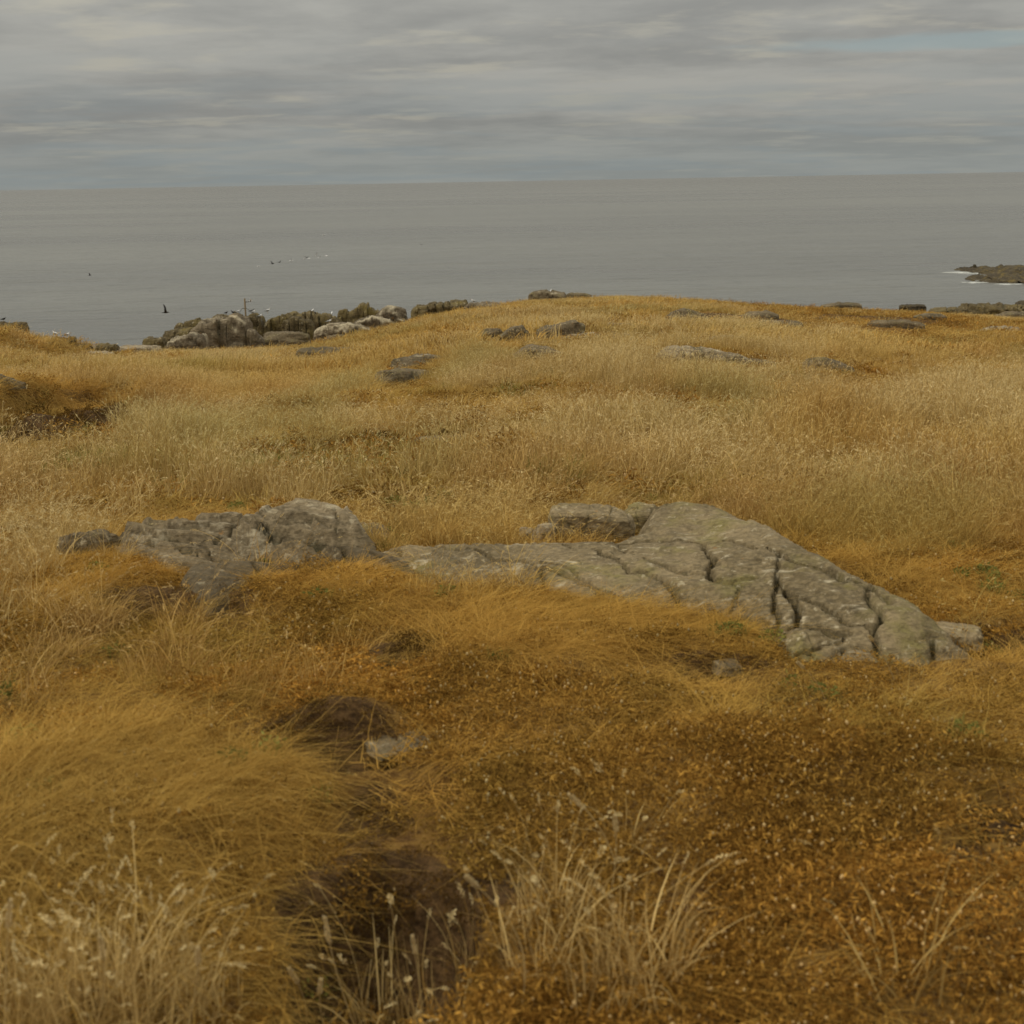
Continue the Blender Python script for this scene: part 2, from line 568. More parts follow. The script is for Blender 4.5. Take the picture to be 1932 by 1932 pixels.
Z_MAT = zone((1400, 1640, 760, 330), (620, 1120, 165, 48), (180, 1100, 190, 50), (850, 1330, 260, 60, 0.9), (300, 1780, 330, 130, 0.9),
             (560, 1250, 200, 60, 0.6), (60, 800, 80, 26), (700, 870, 330, 40, 0.7), (150, 920, 200, 40, 0.6),
             (1400, 1240, 180, 40, 0.7), (1650, 600, 300, 14, 0.8), (1300, 605, 150, 10, 0.7), (1400, 1880, 520, 140),
             (1100, 600, 120, 14, 0.6), (1000, 690, 90, 8, 0.8), (1700, 1180, 240, 40, 0.4))
Z_TALLCLR = zone((90, 815, 150, 50), (60, 850, 160, 50), (770, 738, 90, 14), (760, 852, 150, 16), (1400, 1600, 780, 380), (250, 1510, 420, 180), (1090, 1180, 380, 85), (620, 1120, 180, 60), (240, 1100, 190, 40),
                 (320, 985, 170, 26), (1300, 1100, 330, 100), (1000, 1070, 300, 40), (450, 1010, 230, 30), (500, 1600, 260, 230),
                 (780, 785, 240, 20, 0.97), (1040, 815, 100, 18, 0.95), (1350, 785, 100, 16, .8), (560, 1310, 280, 60, 0.45), (700, 885, 320, 40, 0.9),
                 (150, 890, 190, 28, 0.9), (1050, 940, 120, 24, .5), (700, 940, 160, 30, .6), (1750, 830, 180, 16, .7), (1500, 860, 120, 14, .6), (800, 1300, 200, 80), (1700, 1090, 150, 30), (60, 780, 130, 45),
                 (1320, 668, 150, 8), (1650, 690, 100, 8), (1650, 600, 290, 15, 0.97), (1300, 604, 150, 13, 0.95), (1000, 690, 110, 8, .8), (560, 640, 90, 8, .9), (1150, 640, 120, 8, .8), (380, 1730, 190, 120),
                 (900, 620, 240, 14, 0.4), (700, 1780, 210, 170), (330, 1150, 200, 40))
Z_TALLADD = zone((90, 1010, 110, 130), (300, 1292, 220, 42, 1.0), (90, 1950, 200, 66), (650, 1925, 190, 30, 0.35), (1050, 1800, 220, 130, 0.2),
                 (1730, 1235, 120, 22, 0.75), (1380, 1160, 70, 14, 0.5), (140, 1270, 170, 50, 0.8), (1330, 985, 90, 20, 0.3),
                 (950, 1000, 110, 22), (500, 1045, 90, 14, 0.4), (1250, 1500, 90, 90, 0.12), (1800, 1350, 120, 80, 0.12), (1600, 1800, 120, 100, 0.08))
Z_FRONT = zone((90, 1945, 210, 72), (650, 1935, 200, 26, .5), (380, 1930, 120, 30, .5), (1030, 1820, 190, 110, .13), (1100, 1620, 120, 60, .08))
Z_GREEN = zone((600, 1500, 90, 32, 0.9), (1430, 1215, 100, 18, 0.9), (735, 1030, 34, 8), (485, 1072, 28, 14), (140, 886, 90, 14, .6),
               (1062, 912, 34, 20), (640, 1125, 60, 14, 0.3), (1240, 1840, 120, 80, 0.25), (40, 1400, 60, 60, 0.3), (1880, 1440, 60, 60, 0.25),
               (620, 880, 180, 20, 0.14), (1850, 1100, 70, 20, 0.45), (1230, 735, 50, 10, 0.4), (410, 1420, 80, 40, 0.3), (810, 945, 70, 26, 0.15), (530, 620, 34, 3, 0.8))

Z_SHORT = zone((640, 1085, 140, 34), (450, 1130, 170, 30), (320, 1172, 210, 30), (750, 1268, 100, 32), (1350, 1292, 130, 30), (620, 1475, 150, 36),
               (1020, 1130, 320, 30), (1480, 1262, 330, 30), (900, 1105, 200, 20), (1200, 1170, 200, 22), (1885, 1585, 60, 26), (760, 1470, 80, 40),
               (820, 845, 190, 18), (770, 735, 90, 10), (90, 850, 160, 26), (1600, 615, 260, 10), (620, 1040, 120, 14))
# footprints of rock outcrops are added here while they are built: (cx, cy, rx, ry, ca, sa)
FOOT = []
POLYS = []
NEARROCK = []


def in_poly(x, y, poly):
    ins = np.zeros(x.shape, bool)
    n = len(poly)
    for i in range(n):
        x1, y1 = poly[i][:2]
        x2, y2 = poly[(i + 1) % n][:2]
        c = ((y1 > y) != (y2 > y)) & (x < (x2 - x1) * (y - y1) / (y2 - y1 + 1e-12) + x1)
        ins ^= c
    return ins


def poly_dist(x, y, pts, closed=True):
    d = np.full(x.shape, 1e9)
    n = len(pts)
    for i in range(n if closed else n - 1):
        ax, ay = pts[i][:2]
        bx, by = pts[(i + 1) % n][:2]
        vx, vy = bx - ax, by - ay
        L = vx * vx + vy * vy + 1e-12
        t = np.clip(((x - ax) * vx + (y - ay) * vy) / L, 0, 1)
        d = np.minimum(d, np.hypot(x - ax - t * vx, y - ay - t * vy))
    return d


def rockmask(x, y, grow=0.0):
    m = np.zeros(x.shape, bool)
    for (cx, cy, rx, ry, ca, sa) in FOOT:
        dx, dy = x - cx, y - cy
        u, v = dx * ca + dy * sa, -dx * sa + dy * ca
        m |= ((np.abs(u) / (rx + grow)) ** 2.5 + (np.abs(v) / (ry + grow)) ** 2.5) < 1
    for p in POLYS:
        ins = in_poly(x, y, p)
        if grow < 0:
            ins &= poly_dist(x, y, p) > -grow
        m |= ins
    return m


# ------------------------------------------------------------------ ground sheet
def build_ground():
    nr, nc = 640, 460
    s = np.geomspace(1.0, 125, nr)
    yy = s - 3.0
    tt = np.linspace(-1, 1, nc)
    tt = np.sign(tt) * (0.62 * np.abs(tt) + 0.28 * np.abs(tt) ** 3)
    Yg = np.repeat(yy[:, None], nc, 1)
    Xg = tt[None, :] * (np.maximum(s, 1.0)[:, None] + 1.2)
    Zg = np.where(Yg > 0.5, H(Xg, Yg), H(Xg, np.full_like(Yg, 0.5)))
    bare = zmask(Xg, Yg, Z_BARE, 0.2, 0.3, 4.0)
    slope = np.hypot(*np.gradient(Zg)) * 0
    rough = fbm(Xg * 14, Yg * 14, 4.4, 3) * 0.020 * bare * (Yg < 14)
    Zg = Zg + rough
    beach = sstep(-Zg, 5.6, 6.6)
    v = np.stack([Xg, Yg, Zg], -1).reshape(-1, 3)
    o = mesh_obj('ground', v, gridfaces(nr, nc), ground_mat(), attrs={'bare': np.maximum(bare, beach).ravel()})
    tag(o, 'uneven headland of dry thatch and dark peat sloping to the sea', kind='structure')


build_ground()


# ------------------------------------------------------------------ sea
def build_sea():
    m, k = new_mat('sea_water')
    g = k.n('ShaderNodeNewGeometry')
    P = g.outputs['Position']
    A = k.vm('MULTIPLY', P, (0.35, 1.0, 1.0))
    w1 = k.noise(A, 0.55, 4, 0.6, 0.4)
    w2 = k.noise(A, 2.4, 4, 0.65, 0.3)
    w3 = k.noise(k.vm('MULTIPLY', P, (0.35, 1.0, 1.0)), 0.10, 3, 0.5)
    lane = k.noise(k.vm('MULTIPLY', P, (0.0022, 0.011, 1.0)), 1.0, 4, 0.55, 0.6)
    col = k.mix(k.ss(lane, 0.38, 0.66), (0.109, 0.105, 0.089), (0.145, 0.141, 0.119))
    col = k.mix(k.m('MULTIPLY', k.ss(w1, 0.52, 0.70), 0.55), col, (0.06, 0.06, 0.05))  # ripple shading put into the water colour, following the wave noise
    far = k.ss(k.sep(P)[1], 250, 3500)
    col = k.mix(k.m('MULTIPLY', far, 0.6), col, (0.085, 0.076, 0.058))
    h = k.m('ADD', k.m('MULTIPLY', w1, 0.9), k.m('ADD', k.m('MULTIPLY', w2, 0.22), k.m('MULTIPLY', w3, 2.2)))
    rough = k.m('MULTIPLY_ADD', lane, 0.12, 0.22)
    finish(k, col, rough, h, 0.9, 1.1, 0.42)
    R = 26000
    ys = np.concatenate([[-400], np.geomspace(20, R, 30)])
    xs = np.linspace(-1, 1, 21)
    v = np.array([[x * R, y, SEA_Z] for y in ys for x in xs])
    o = mesh_obj('sea', v, gridfaces(len(ys), len(xs)), m)
    tag(o, 'calm grey rippled sea reaching to the horizon', kind='structure')


build_sea()


# ------------------------------------------------------------------ rocks
def rock_geom(w, d, h, seed, boxy=0.5, prof=None, res=1.0, planes=14, rough=1.0, lean=0.0, frac=0.5):
    """a solid stone: long axis x, base at z=0, chipped by random planes, then weathered"""
    r = np.random.default_rng(seed)
    ns = int(44 * res)
    nt = int(36 * res)
    ph = np.linspace(0, math.pi, ns)
    th = np.linspace(0, 2 * math.pi, nt, endpoint=False)
    X = -np.cos(ph)[:, None] * np.ones(nt)[None, :]
    Yv = np.sin(ph)[:, None] * np.cos(th)[None, :]
    Zv = np.sin(ph)[:, None] * np.sin(th)[None, :]
    V = np.stack([X, Yv, Zv], -1).reshape(-1, 3)
    pw = 2.0 + 9.0 * boxy ** 1.5
    V = V / ((np.abs(V) ** pw).sum(1) ** (1 / pw))[:, None]
    # chips
    for i in range(planes):
        n = r.normal(size=3)
        n[2] = abs(n[2]) * 0.9
        n /= np.linalg.norm(n)
        off = r.uniform(0.78, 1.0) * (1.0 + 0.42 * boxy)
        dd = V @ n - off
        V = V - np.maximum(dd, 0)[:, None] * n[None, :] * 0.94
    if prof is not None:
        px_, pz = zip(*prof)
        f = np.interp((V[:, 0] + 1) / 2, px_, pz)
        V[:, 2] = np.where(V[:, 2] > 0, V[:, 2] * f, V[:, 2])
    S = np.array([w / 2, d / 2, h])
    # below ground the stone only widens, so no lip shows where turf sinks
    rh = np.hypot(V[:, 0], V[:, 1])
    low = V[:, 2] < 0
    grow = np.where(low, np.clip((1.0 + 0.12 * -V[:, 2]) / np.maximum(rh, .3), 1, 1.6), 1.0)
    V[:, 0] *= grow
    V[:, 1] *= grow
    V = V * S
    V[:, 2] = np.where(V[:, 2] < 0, V[:, 2] / max(h, 1e-3) * min(0.25 * max(w * 0.3, h), 1.2), V[:, 2])
    V[:, 1] += lean * V[:, 2]
    q = V + seed * 3.1
    s0 = (w * d * max(h, 0.3 * d)) ** (1 / 3)
    f1 = 2.2 / s0
    nrm = V / (np.linalg.norm(V / S, axis=1)[:, None] * S ** 2 + 1e-9)
    nrm /= (np.linalg.norm(nrm, axis=1)[:, None] + 1e-9)
    a = 0.045 * s0 * rough
    disp = a * fbm(q[:, 0] * f1, q[:, 1] * f1, q[:, 2] * f1 * 1.8, 4, 0.55)
    # bedding ledges
    b = q[:, 2] * f1 * 2.4 + 0.5 * q[:, 0] * f1 * 0.35 + 0.6 * fbm(q[:, 0] * f1 * .6, q[:, 1] * f1 * .6, 1.0, 2)
    led = np.abs(b - np.floor(b) - 0.5) * 2
    disp -= a * 0.8 * sstep(1 - led, 0.72, 1.0)
    # joints
    j = q[:, 0] * f1 * 0.9 + 0.7 * fbm(q[:, 0] * f1, q[:, 2] * f1 * .3, 9.0, 2)
    jj = np.abs(j - np.floor(j) - 0.5) * 2
    crack = sstep(1 - jj, 0.90, 1.0)
    disp -= a * 1.1 * crack
    # angular fracture: each cell of a warped lattice stands a little proud or back
    if frac > 0:
        wp = 0.35 * fbm(q[:, 0] * f1, q[:, 1] * f1, q[:, 2] * f1, 2)
        for fs, am in ((1.0, 1.0), (2.3, 0.45)):
            i1 = np.floor((q[:, 0] * f1 * 1.3 + wp) * fs).astype(int)
            i2 = np.floor((q[:, 1] * f1 * 0.9 - wp) * fs).astype(int)
            i3 = np.floor((q[:, 2] * f1 * 0.7 + wp * .7) * fs).astype(int)
            disp += a * 1.5 * frac * am * (_hash(i1 + 200, i2 + 300, i3 + 400) - 0.5)
    V = V + nrm * disp[:, None]
    return V, gridfaces(ns, nt, True), crack * 0.7


def cliff_geom(w, d, h, seed, prof=None, ncol=7, boxy=0.6, cols=1.0, res=1.0):
    """a length of cliff: sheer jointed face, broken top, columns standing proud or back"""
    r = np.random.default_rng(seed)
    ns, nt = int(150 * res), int(46 * res)
    s = np.linspace(-1, 1, ns)
    th = np.linspace(0, math.pi, nt)
    cuts = np.sort(np.concatenate([[-1.2], np.cumsum(r.uniform(.45, 1.6, ncol))]))
    cuts = (cuts - cuts[0]) / (cuts[-1] - cuts[0]) * 2 - 1
    cuts = cuts[1:-1]
    dc = r.uniform(-.5, .5, ncol + 1) * .34 * cols
    hc = r.uniform(.88, 1.0, ncol + 1)
    slant = r.normal(0, .06, ncol + 1)
    S, TH = np.meshgrid(s, th, indexing='ij')
    pw = 4.0 + 5 * boxy
    c_, s_ = np.cos(TH), np.sin(TH)
    k_ = (np.abs(c_) ** pw + np.abs(s_) ** pw) ** (-1 / pw)
    yy, zz = -c_ * k_, s_ * k_
    sw = S + 0.035 * fbm(S * 3 + seed, zz * 2.5, 1.0, 3) + .02 * fbm(S * 14 + seed, zz * 7, 2.0, 2)
    ci = np.searchsorted(cuts, sw.ravel()).reshape(S.shape)
    edge = np.min(np.abs(sw[..., None] - cuts[None, None, :]), -1) if len(cuts) else np.ones_like(S)
    groove = (1 - sstep(edge, 0.003, 0.018)) * (.4 + .6 * (vnoise(S * 5 + seed, zz * 2, 3) > -.1))
    P = np.interp((S + 1) / 2, *zip(*prof)) if prof else np.ones_like(S)
    endt = np.clip(1 - np.abs(S) ** 8, 0, 1) ** .3
    hh = h * P * hc[ci] * (1 + slant[ci] * (S - np.interp(ci, range(len(cuts) + 2), np.concatenate([[-1], cuts, [1]])))) * endt
    # ledges: the upper part of some columns is set back
    lz = r.uniform(.45, .8, ncol + 1)[ci]
    setb = r.uniform(0, .22, ncol + 1)[ci] * sstep(zz, lz - .02, lz + .03) * cols
    Y = yy * d / 2 + (dc[ci] + setb) * d / 2 * np.where(yy < 0, 1, .3)
    Y = Y * (0.6 + .4 * endt) + groove * d * .09 * (yy < .2)
    Z = zz * hh - groove * h * .10 * (zz > .5)
    X = S * w / 2 + .02 * w * yy * r.normal()
    m0 = (w * d * h) ** (1 / 3)
    f = 3.0 / m0
    n1 = fbm(X * f + seed, Y * f, Z * f, 4, .55)
    n2 = fbm(X * f * 1.6 + seed, Y * f * .8, Z * f * 3.2, 3)
    q1 = _hash(np.floor(X * f * .9 + n1 * .5).astype(int) + 300, np.floor(Z * f * .8 + n2 * .4).astype(int) + 300, (Y * 0).astype(int) + seed % 50) - .5
    q2 = _hash(np.floor(X * f * 2.1 + n2 * .5).astype(int) + 500, np.floor(Z * f * 2.4 + n1 * .6).astype(int) + 300, (Y * 0).astype(int) + seed % 40) - .5
    push = m0 * (.045 * n1 + .03 * n2 + .075 * q1 + .05 * q2)
    Y += push * c_ * -1 * 1.0
    Z += push * s_
    Y = np.where(zz < .06, Y + np.sign(yy) * .02 * d, Y)
    V = np.stack([X, Y, Z], -1)
    fr, bk = V[:, :1].copy(), V[:, -1:].copy()
    fr[..., 2] -= .25 * h + .5
    bk[..., 2] -= .25 * h + .5
    V = np.concatenate([fr, V, bk], 1)
    cr = np.concatenate([groove[:, :1], groove, groove[:, -1:]], 1) * .8
    F = gridfaces(ns, nt + 2)
    n = V.shape[1]
    caps = []
    return V.reshape(-1, 3), F[:, ::-1], cr.ravel()


rock_seed = [100]


def rock(label, x0, x1, yt, yb, mat, depth=None, boxy=0.5, prof=None, rot=0.0, res=1.0, group=None, name='rock', cat='rock', blocks=1,
         parent=None, dist=None, planes=14, foot=True, rough=1.0, sink=0.0, lean=0.0, hmul=1.0, tilt=0.0, frac=0.5, cliff=0):
    rock_seed[0] += 1
    sd_ = rock_seed[0]
    cx = (x0 + x1) / 2
    if dist is None and yb > 950 and yb - yt < 60:
        yt -= 9
    elif dist is None and yb < 760:
        yt -= 2.5
    if dist is None:
        p = G([cx], [yb])[0]
    else:
        dd = ray([cx], [yb])[:, 0]
        p = np.array([dd[0] / dd[1] * dist, dist, CAM_Z + dd[2] / dd[1] * dist])
    R = math.hypot(p[1], CAM_Z - p[2])
    w = (x1 - x0) / PX * 2 * TANH * R
    happ = (yb - yt) / PX * 2 * TANH * R
    a = math.atan2(CAM_Z - p[2], p[1])
    d = depth * w if depth else w * 0.7
    cy = p[1] + d * 0.45
    pcx = p[0] / p[1] * cy
    pz = p[2] if dist is not None else float(H(pcx, cy))
    ytop = cy + d * 0.2
    rt = ray([cx], [yt])[:, 0]
    h = (CAM_Z + rt[2] / rt[1] * ytop) - (pz - sink)
    h = max(h, 0.05 * w) * (0.96 if blocks == 1 else 0.9)
    pz -= 0.0
    ca, sa = math.cos(rot), math.sin(rot)
    mats = mat
    root = None
    loc = (pcx, cy, pz - sink)
    if cliff:
        V, F, cr = cliff_geom(w, d, h, sd_, prof, cliff, boxy, 1.0 if mat is M_CLIFF else .8, res=.8 if w > 2 else .6)
        V = np.stack([V[:, 0] * ca - V[:, 1] * sa, V[:, 0] * sa + V[:, 1] * ca, V[:, 2]], -1)
        root = o = mesh_obj(name, V, F, mats, attrs={'crack': cr})
        o.location = loc
        tag(o, label, cat, group)
    elif blocks > 1:
        root = empty(name, loc)
        rs = np.random.default_rng(sd_)
        cuts = np.cumsum(rs.uniform(0.6, 1.4, blocks))
        cuts = np.concatenate([[0], cuts]) / cuts[-1]
        for i in range(blocks):
            a0, a1 = cuts[i], cuts[i + 1]
            mid = (a0 + a1) / 2
            ph = np.interp(mid, *zip(*prof)) if prof else 1 - 0.45 * abs(mid - .5)
            V, F, cr = rock_geom((a1 - a0) * w * 1.55, d * rs.uniform(.8, 1.05), h * ph * rs.uniform(.92, 1.06), sd_ * 13 + i, boxy, [(0, rs.uniform(.75, 1)), (.5, 1), (1, rs.uniform(.75, 1))], res, planes, rough, lean, 0.9)
            V[:, 0] += (mid - 0.5) * w
            V[:, 1] += rs.uniform(-.10, .10) * d
            V = np.stack([V[:, 0] * ca - V[:, 1] * sa, V[:, 0] * sa + V[:, 1] * ca, V[:, 2]], -1)
            o = mesh_obj('rock_block', V, F, mats, root, attrs={'crack': cr})
        tag(root, label, cat, group)
        o = root
    else:
        V, F, cr = rock_geom(w, d, h, sd_, boxy, prof, res * 1.15, planes, rough, lean, frac)
        if tilt:
            V[:, 2] += V[:, 0] * tilt
        V = np.stack([V[:, 0] * ca - V[:, 1] * sa, V[:, 0] * sa + V[:, 1] * ca, V[:, 2]], -1)
        o = mesh_obj(name, V, F, mats, attrs={'crack': cr})
        o.location = loc
        if parent:
            o.parent = parent
            o.location = Vector(loc) - parent.location
        else:
            tag(o, label, cat, group)
    if foot:
        FOOT.append((pcx, cy, w * 0.46, d * 0.46, ca, sa))
        if cy > 9:
            rel = 0.05 * cy + 0.4
            Z_TALLCLR.append((pcx - 0.02 * pcx, cy - d * .5 - rel * 0.8, w * .55, rel * 1.25 + d * .5, 0.93))
            NEARROCK.append((pcx, cy - d * .5 - rel * .35, w * .62, rel * .8 + d * .5, 1.0))
    elif dist and dist < 60:
        Z_TALLCLR.append((pcx, p[1] - 1.0, w * .6, 1.8, 0.9))
    return o


# --- the big cracked pavement in front: a sheet of bedrock split into slabs along its cracks
def tps(cx, cy, cz, x, y, lam=1e-4):
    n = len(cx)
    def U(r2):
        return np.where(r2 > 1e-12, r2 * np.log(r2 + 1e-12), 0)
    K = U((cx[:, None] - cx[None]) ** 2 + (cy[:, None] - cy[None]) ** 2) + lam * np.eye(n)
    Pm = np.stack([np.ones(n), cx, cy], 1)
    A = np.block([[K, Pm], [Pm.T, np.zeros((3, 3))]])
    w = np.linalg.solve(A, np.concatenate([cz, [0, 0, 0]]))
    r = w[n] + w[n + 1] * x + w[n + 2] * y
    for i in range(n):
        r = r + w[i] * U((x - cx[i]) ** 2 + (y - cy[i]) ** 2)
    return r


def onz(px, py, z):
    d = ray([px], [py])[:, 0]
    t = (z - CAM_Z) / d[2]
    return d[0] * t, d[1] * t


def bedrock(name, label, ctrl, outline, cracks, mat, step=0.011, strata=1.0, minpart=250, ledge=0.35, zs=1.0):
    ctrl = [(a, b, z * zs) for a, b, z in ctrl]
    outline = [(a, b, z * zs) for a, b, z in outline]
    c = np.array([(*onz(a, b, z), z) for a, b, z in ctrl])
    ol = [onz(a, b, z) for a, b, z in outline]
    POLYS.append(ol)
    xs = [p[0] for p in ol]
    ys = [p[1] for p in ol]
    X, Y = np.meshgrid(np.arange(min(xs) - .1, max(xs) + .1, step), np.arange(min(ys) - .1, max(ys) + .1, step))
    top = tps(c[:, 0], c[:, 1], c[:, 2], X, Y)
    zmx = c[:, 2].max()
    top = np.where(top > zmx - .01, zmx - .01 + .25 * (top - zmx + .01), top)
    fn = lambda x, y: tps(c[:, 0], c[:, 1], c[:, 2], np.clip(x, min(xs), max(xs)), np.clip(y, min(ys), max(ys)))
    nr, nc = X.shape
    ed = poly_dist(X, Y, ol) + 0.012 * fbm(X * 9, Y * 9, 3, 3)
    ins = in_poly(X, Y, ol)
    sdist = np.where(ins, ed, -ed)
    Z = top.copy()
    # undulation and thin bedding steps running along the rock
    b = (Y * 0.85 + X * 0.5) * 5.5 + 0.9 * fbm(X * 1.7, Y * 1.7, 6, 3)
    fr = b - np.floor(b)
    Z += strata * 0.012 * (fr - sstep(fr, 0.86, 1.0)) + 0.006 * fbm(X * 3.5, Y * 5, 1, 3) + 0.0022 * fbm(X * 30, Y * 30, 2, 3)
    if ledge > 0:
        hstep = 0.034
        zz_ = (Z + 0.10 * X - .05 * Y + .022 * fbm(X * 2.2, Y * 3.5, 71, 3)) / hstep
        fz = zz_ - np.floor(zz_)
        Z += ledge * hstep * (sstep(fz, .35, .62) - fz)
        Z += ledge * .012 * (_hash(np.floor(X * 7 + fbm(X * 4, Y * 4, 5, 2)).astype(int) + 600, np.floor(Y * 12 + fbm(X * 4, Y * 4, 8, 2)).astype(int) + 600, (X * 0).astype(int) + 5) - .5)
    wx = 0.016 * fbm(X * 7, Y * 7, 11, 3)
    wy = 0.016 * fbm(X * 7, Y * 7, 23, 3)
    crk = np.zeros_like(Z)
    cut = np.zeros(Z.shape, bool)
    for pts, wid, dep in cracks:
        gp = G([p[0] for p in pts], [p[1] for p in pts], fn)
        pl = [(p[0], p[1]) for p in gp]
        dd = poly_dist(X + wx, Y + wy, pl, False)
        wv = wid * (0.75 + 0.5 * vnoise(X * 6, Y * 6, 4))
        g = 1 - sstep(dd, wv * 0.45, wv * 0.95)
        Z -= dep * g
        Z -= dep * 0.05 * (1 - sstep(dd, 0, wid * 3))
        crk = np.maximum(crk, g)
        cut |= dd < max(wid * 0.55, step * 0.9)
    # rounded rim that dives under the turf
    Z -= np.where(sdist < 0.05, 0.35 * (0.05 - sdist) + 1.2 * np.maximum(-sdist, 0), 0)
    ground = H(X, Y)
    keep = (Z > ground - 0.10) & (sdist > -0.09)
    # slabs = connected regions between cracks
    lab = -np.ones(Z.shape, int)
    free = keep & ~cut
    cur = 0
    sizes = []
    fl = free.ravel()
    lb = lab.ravel()
    for start in np.flatnonzero(fl):
        if lb[start] >= 0:
            continue
        stack = [start]
        lb[start] = cur
        n = 0
        while stack:
            q = stack.pop()
            n += 1
            r_, c_ = divmod(q, nc)
            for nb, ok in ((q - 1, c_ > 0), (q + 1, c_ < nc - 1), (q - nc, r_ > 0), (q + nc, r_ < nr - 1)):
                if ok and fl[nb] and lb[nb] < 0:
                    lb[nb] = cur
                    stack.append(nb)
        sizes.append(n)
        cur += 1
    lab = lb.reshape(Z.shape)
    big = np.array(sizes) >= minpart
    lab = np.where((lab >= 0) & big[np.clip(lab, 0, None)], lab, -1)
    for _ in range(60):                                   # grow the labels over the crack floors
        un = keep & (lab < 0)
        if not un.any():
            break
        new = lab.copy()
        for sh, ax in ((1, 0), (-1, 0), (1, 1), (-1, 1)):
            rl = np.roll(lab, sh, ax)
            new = np.where(un & (new < 0) & (rl >= 0), rl, new)
        lab = new
    loc = (float(np.mean(xs)), float(np.mean(ys)), 0.0)
    root = empty(name, loc)
    tag(root, label, 'rock')
    F = gridfaces(nr, nc)
    kf = keep.ravel()[F].all(1)
    fl_lab = lab.ravel()[F[:, 0]]
    V = np.stack([X, Y, Z], -1).reshape(-1, 3)
    trs = np.random.default_rng(len(name))
    for li in np.unique(fl_lab[kf]):
        tone_ = trs.uniform(0, 1) ** 1.3
        if li < 0:
            continue
        f = F[kf & (fl_lab == li)]
        if len(f) < 40:
            continue
        u, inv = np.unique(f, return_inverse=True)
        mesh_obj('slab', V[u], inv.reshape(f.shape), mat, root, attrs={'crack': crk.ravel()[u], 'slab_tone': np.full(len(u), tone_)}, loc=loc)
    return root


def z6(pts):
    return [(1236.5 + .36 * a, 888.7 + .36 * b) for a, b in pts]


def z5(pts):
    return [(695.5 + .32 * a, 888.7 + .32 * b) for a, b in pts]


pav_ctrl = [(690, 1075, 0.01), (780, 1108, 0.0), (900, 1112, 0.02), (1030, 1118, 0.02), (1100, 1150, 0.0), (1200, 1155, 0.0),
            (1300, 1165, 0.0), (1400, 1190, 0.0), (1500, 1245, 0.0), (1620, 1250, 0.0), (1750, 1240, 0.0), (1830, 1225, 0.0),
            (760, 1035, 0.06), (870, 1026, 0.10), (980, 1035, 0.11), (1060, 1026, 0.11), (1200, 1024, 0.12), (1330, 1020, 0.15),
            (1250, 957, 0.20), (1330, 957, 0.23), (1430, 985, 0.23), (1520, 1035, 0.22), (1600, 1085, 0.20), (1680, 1122, 0.17),
            (1760, 1178, 0.11), (1430, 1060, 0.18), (1530, 1110, 0.15), (1620, 1160, 0.13), (1200, 1080, 0.10), (1330, 1110, 0.10),
            (1440, 1150, 0.08), (1080, 1080, 0.08), (900, 1070, 0.07), (1560, 1190, 0.08), (1690, 1190, 0.11)]
pav_out = [(684, 1070, 0.0), (715, 1042, .04), (770, 1028, .06), (870, 1022, .10), (980, 1028, .11), (1050, 1022, .11), (1150, 1018, .12),
           (1215, 1000, .14), (1240, 952, .20), (1290, 944, .22), (1340, 950, .23), (1430, 980, .23), (1520, 1028, .22), (1600, 1080, .20),
           (1690, 1120, .17), (1770, 1175, .11), (1850, 1225, 0.02), (1760, 1250, 0), (1620, 1258, 0), (1500, 1252, 0), (1465, 1205, 0),
           (1390, 1185, 0), (1300, 1160, 0), (1200, 1152, 0), (1100, 1150, 0), (1050, 1122, 0.01), (900, 1114, 0.01), (790, 1116, 0), (730, 1096, 0)]
pav_cracks = [
    (z6([(262, 375), (255, 420), (285, 470), (272, 520), (300, 550)]), .017, .09),
    (z6([(300, 550), (370, 572), (440, 560), (520, 555)]), .022, .10),
    (z6([(370, 572), (440, 600), (430, 650), (410, 740)]), .012, .05),
    (z6([(625, 430), (645, 500), (635, 600), (630, 700), (625, 830)]), .009, .06),
    (z6([(645, 570), (690, 620), (735, 680), (750, 740), (715, 795), (730, 825), (830, 832), (930, 855), (1015, 850)]), .015, .09),
    (z6([(735, 660), (850, 710), (950, 760), (1020, 800), (1110, 815), (1150, 850), (1160, 930)]), .011, .07),
    (z6([(1090, 620), (1150, 700), (1180, 770), (1140, 830)]), .012, .05),
    (z6([(-180, 375), (0, 372), (250, 378), (420, 375), (620, 440), (740, 480), (880, 520), (980, 580), (1090, 600), (1250, 700)]), .012, .07),
    (z6([(430, 755), (520, 780), (620, 815)]), .008, .05),
    (z6([(940, 900), (1000, 860), (1015, 850)]), .010, .05),
    (z6([(760, 900), (800, 960), (860, 1010)]), .010, .06),
    (z6([(900, 1010), (980, 930), (1140, 930), (1200, 1000)]), .012, .06),
    (z6([(1450, 880), (1440, 980)]), .010, .06),
    (z5([(1120, 420), (1210, 470), (1330, 470), (1430, 530), (1560, 590), (1640, 600)]), .008, .05),
    (z5([(1330, 410), (1500, 480), (1650, 540), (1800, 590), (1932, 610), (2120, 640)]), .006, .04),
    (z5([(640, 480), (730, 530), (900, 545), (1010, 570), (1120, 600), (1230, 640), (1340, 700), (1440, 790)]), .014, .07),
    (z5([(1020, 550), (1150, 560), (1250, 620), (1350, 690), (1480, 760)]), .008, .05),
    (z5([(1650, 620), (1760, 670), (1850, 760), (1870, 830)]), .012, .07),
    (z5([(1640, 600), (1650, 620)]), .008, .05),
    (z5([(1010, 570), (1025, 640), (1030, 720)]), .009, .05),
    (z5([(150, 470), (200, 500), (230, 600), (400, 670), (420, 720)]), .012, .06),
    (z5([(380, 420), (530, 475), (700, 490)]), .007, .04),
    (z6([(0, 490), (120, 530), (270, 505)]), .006, .03),
]
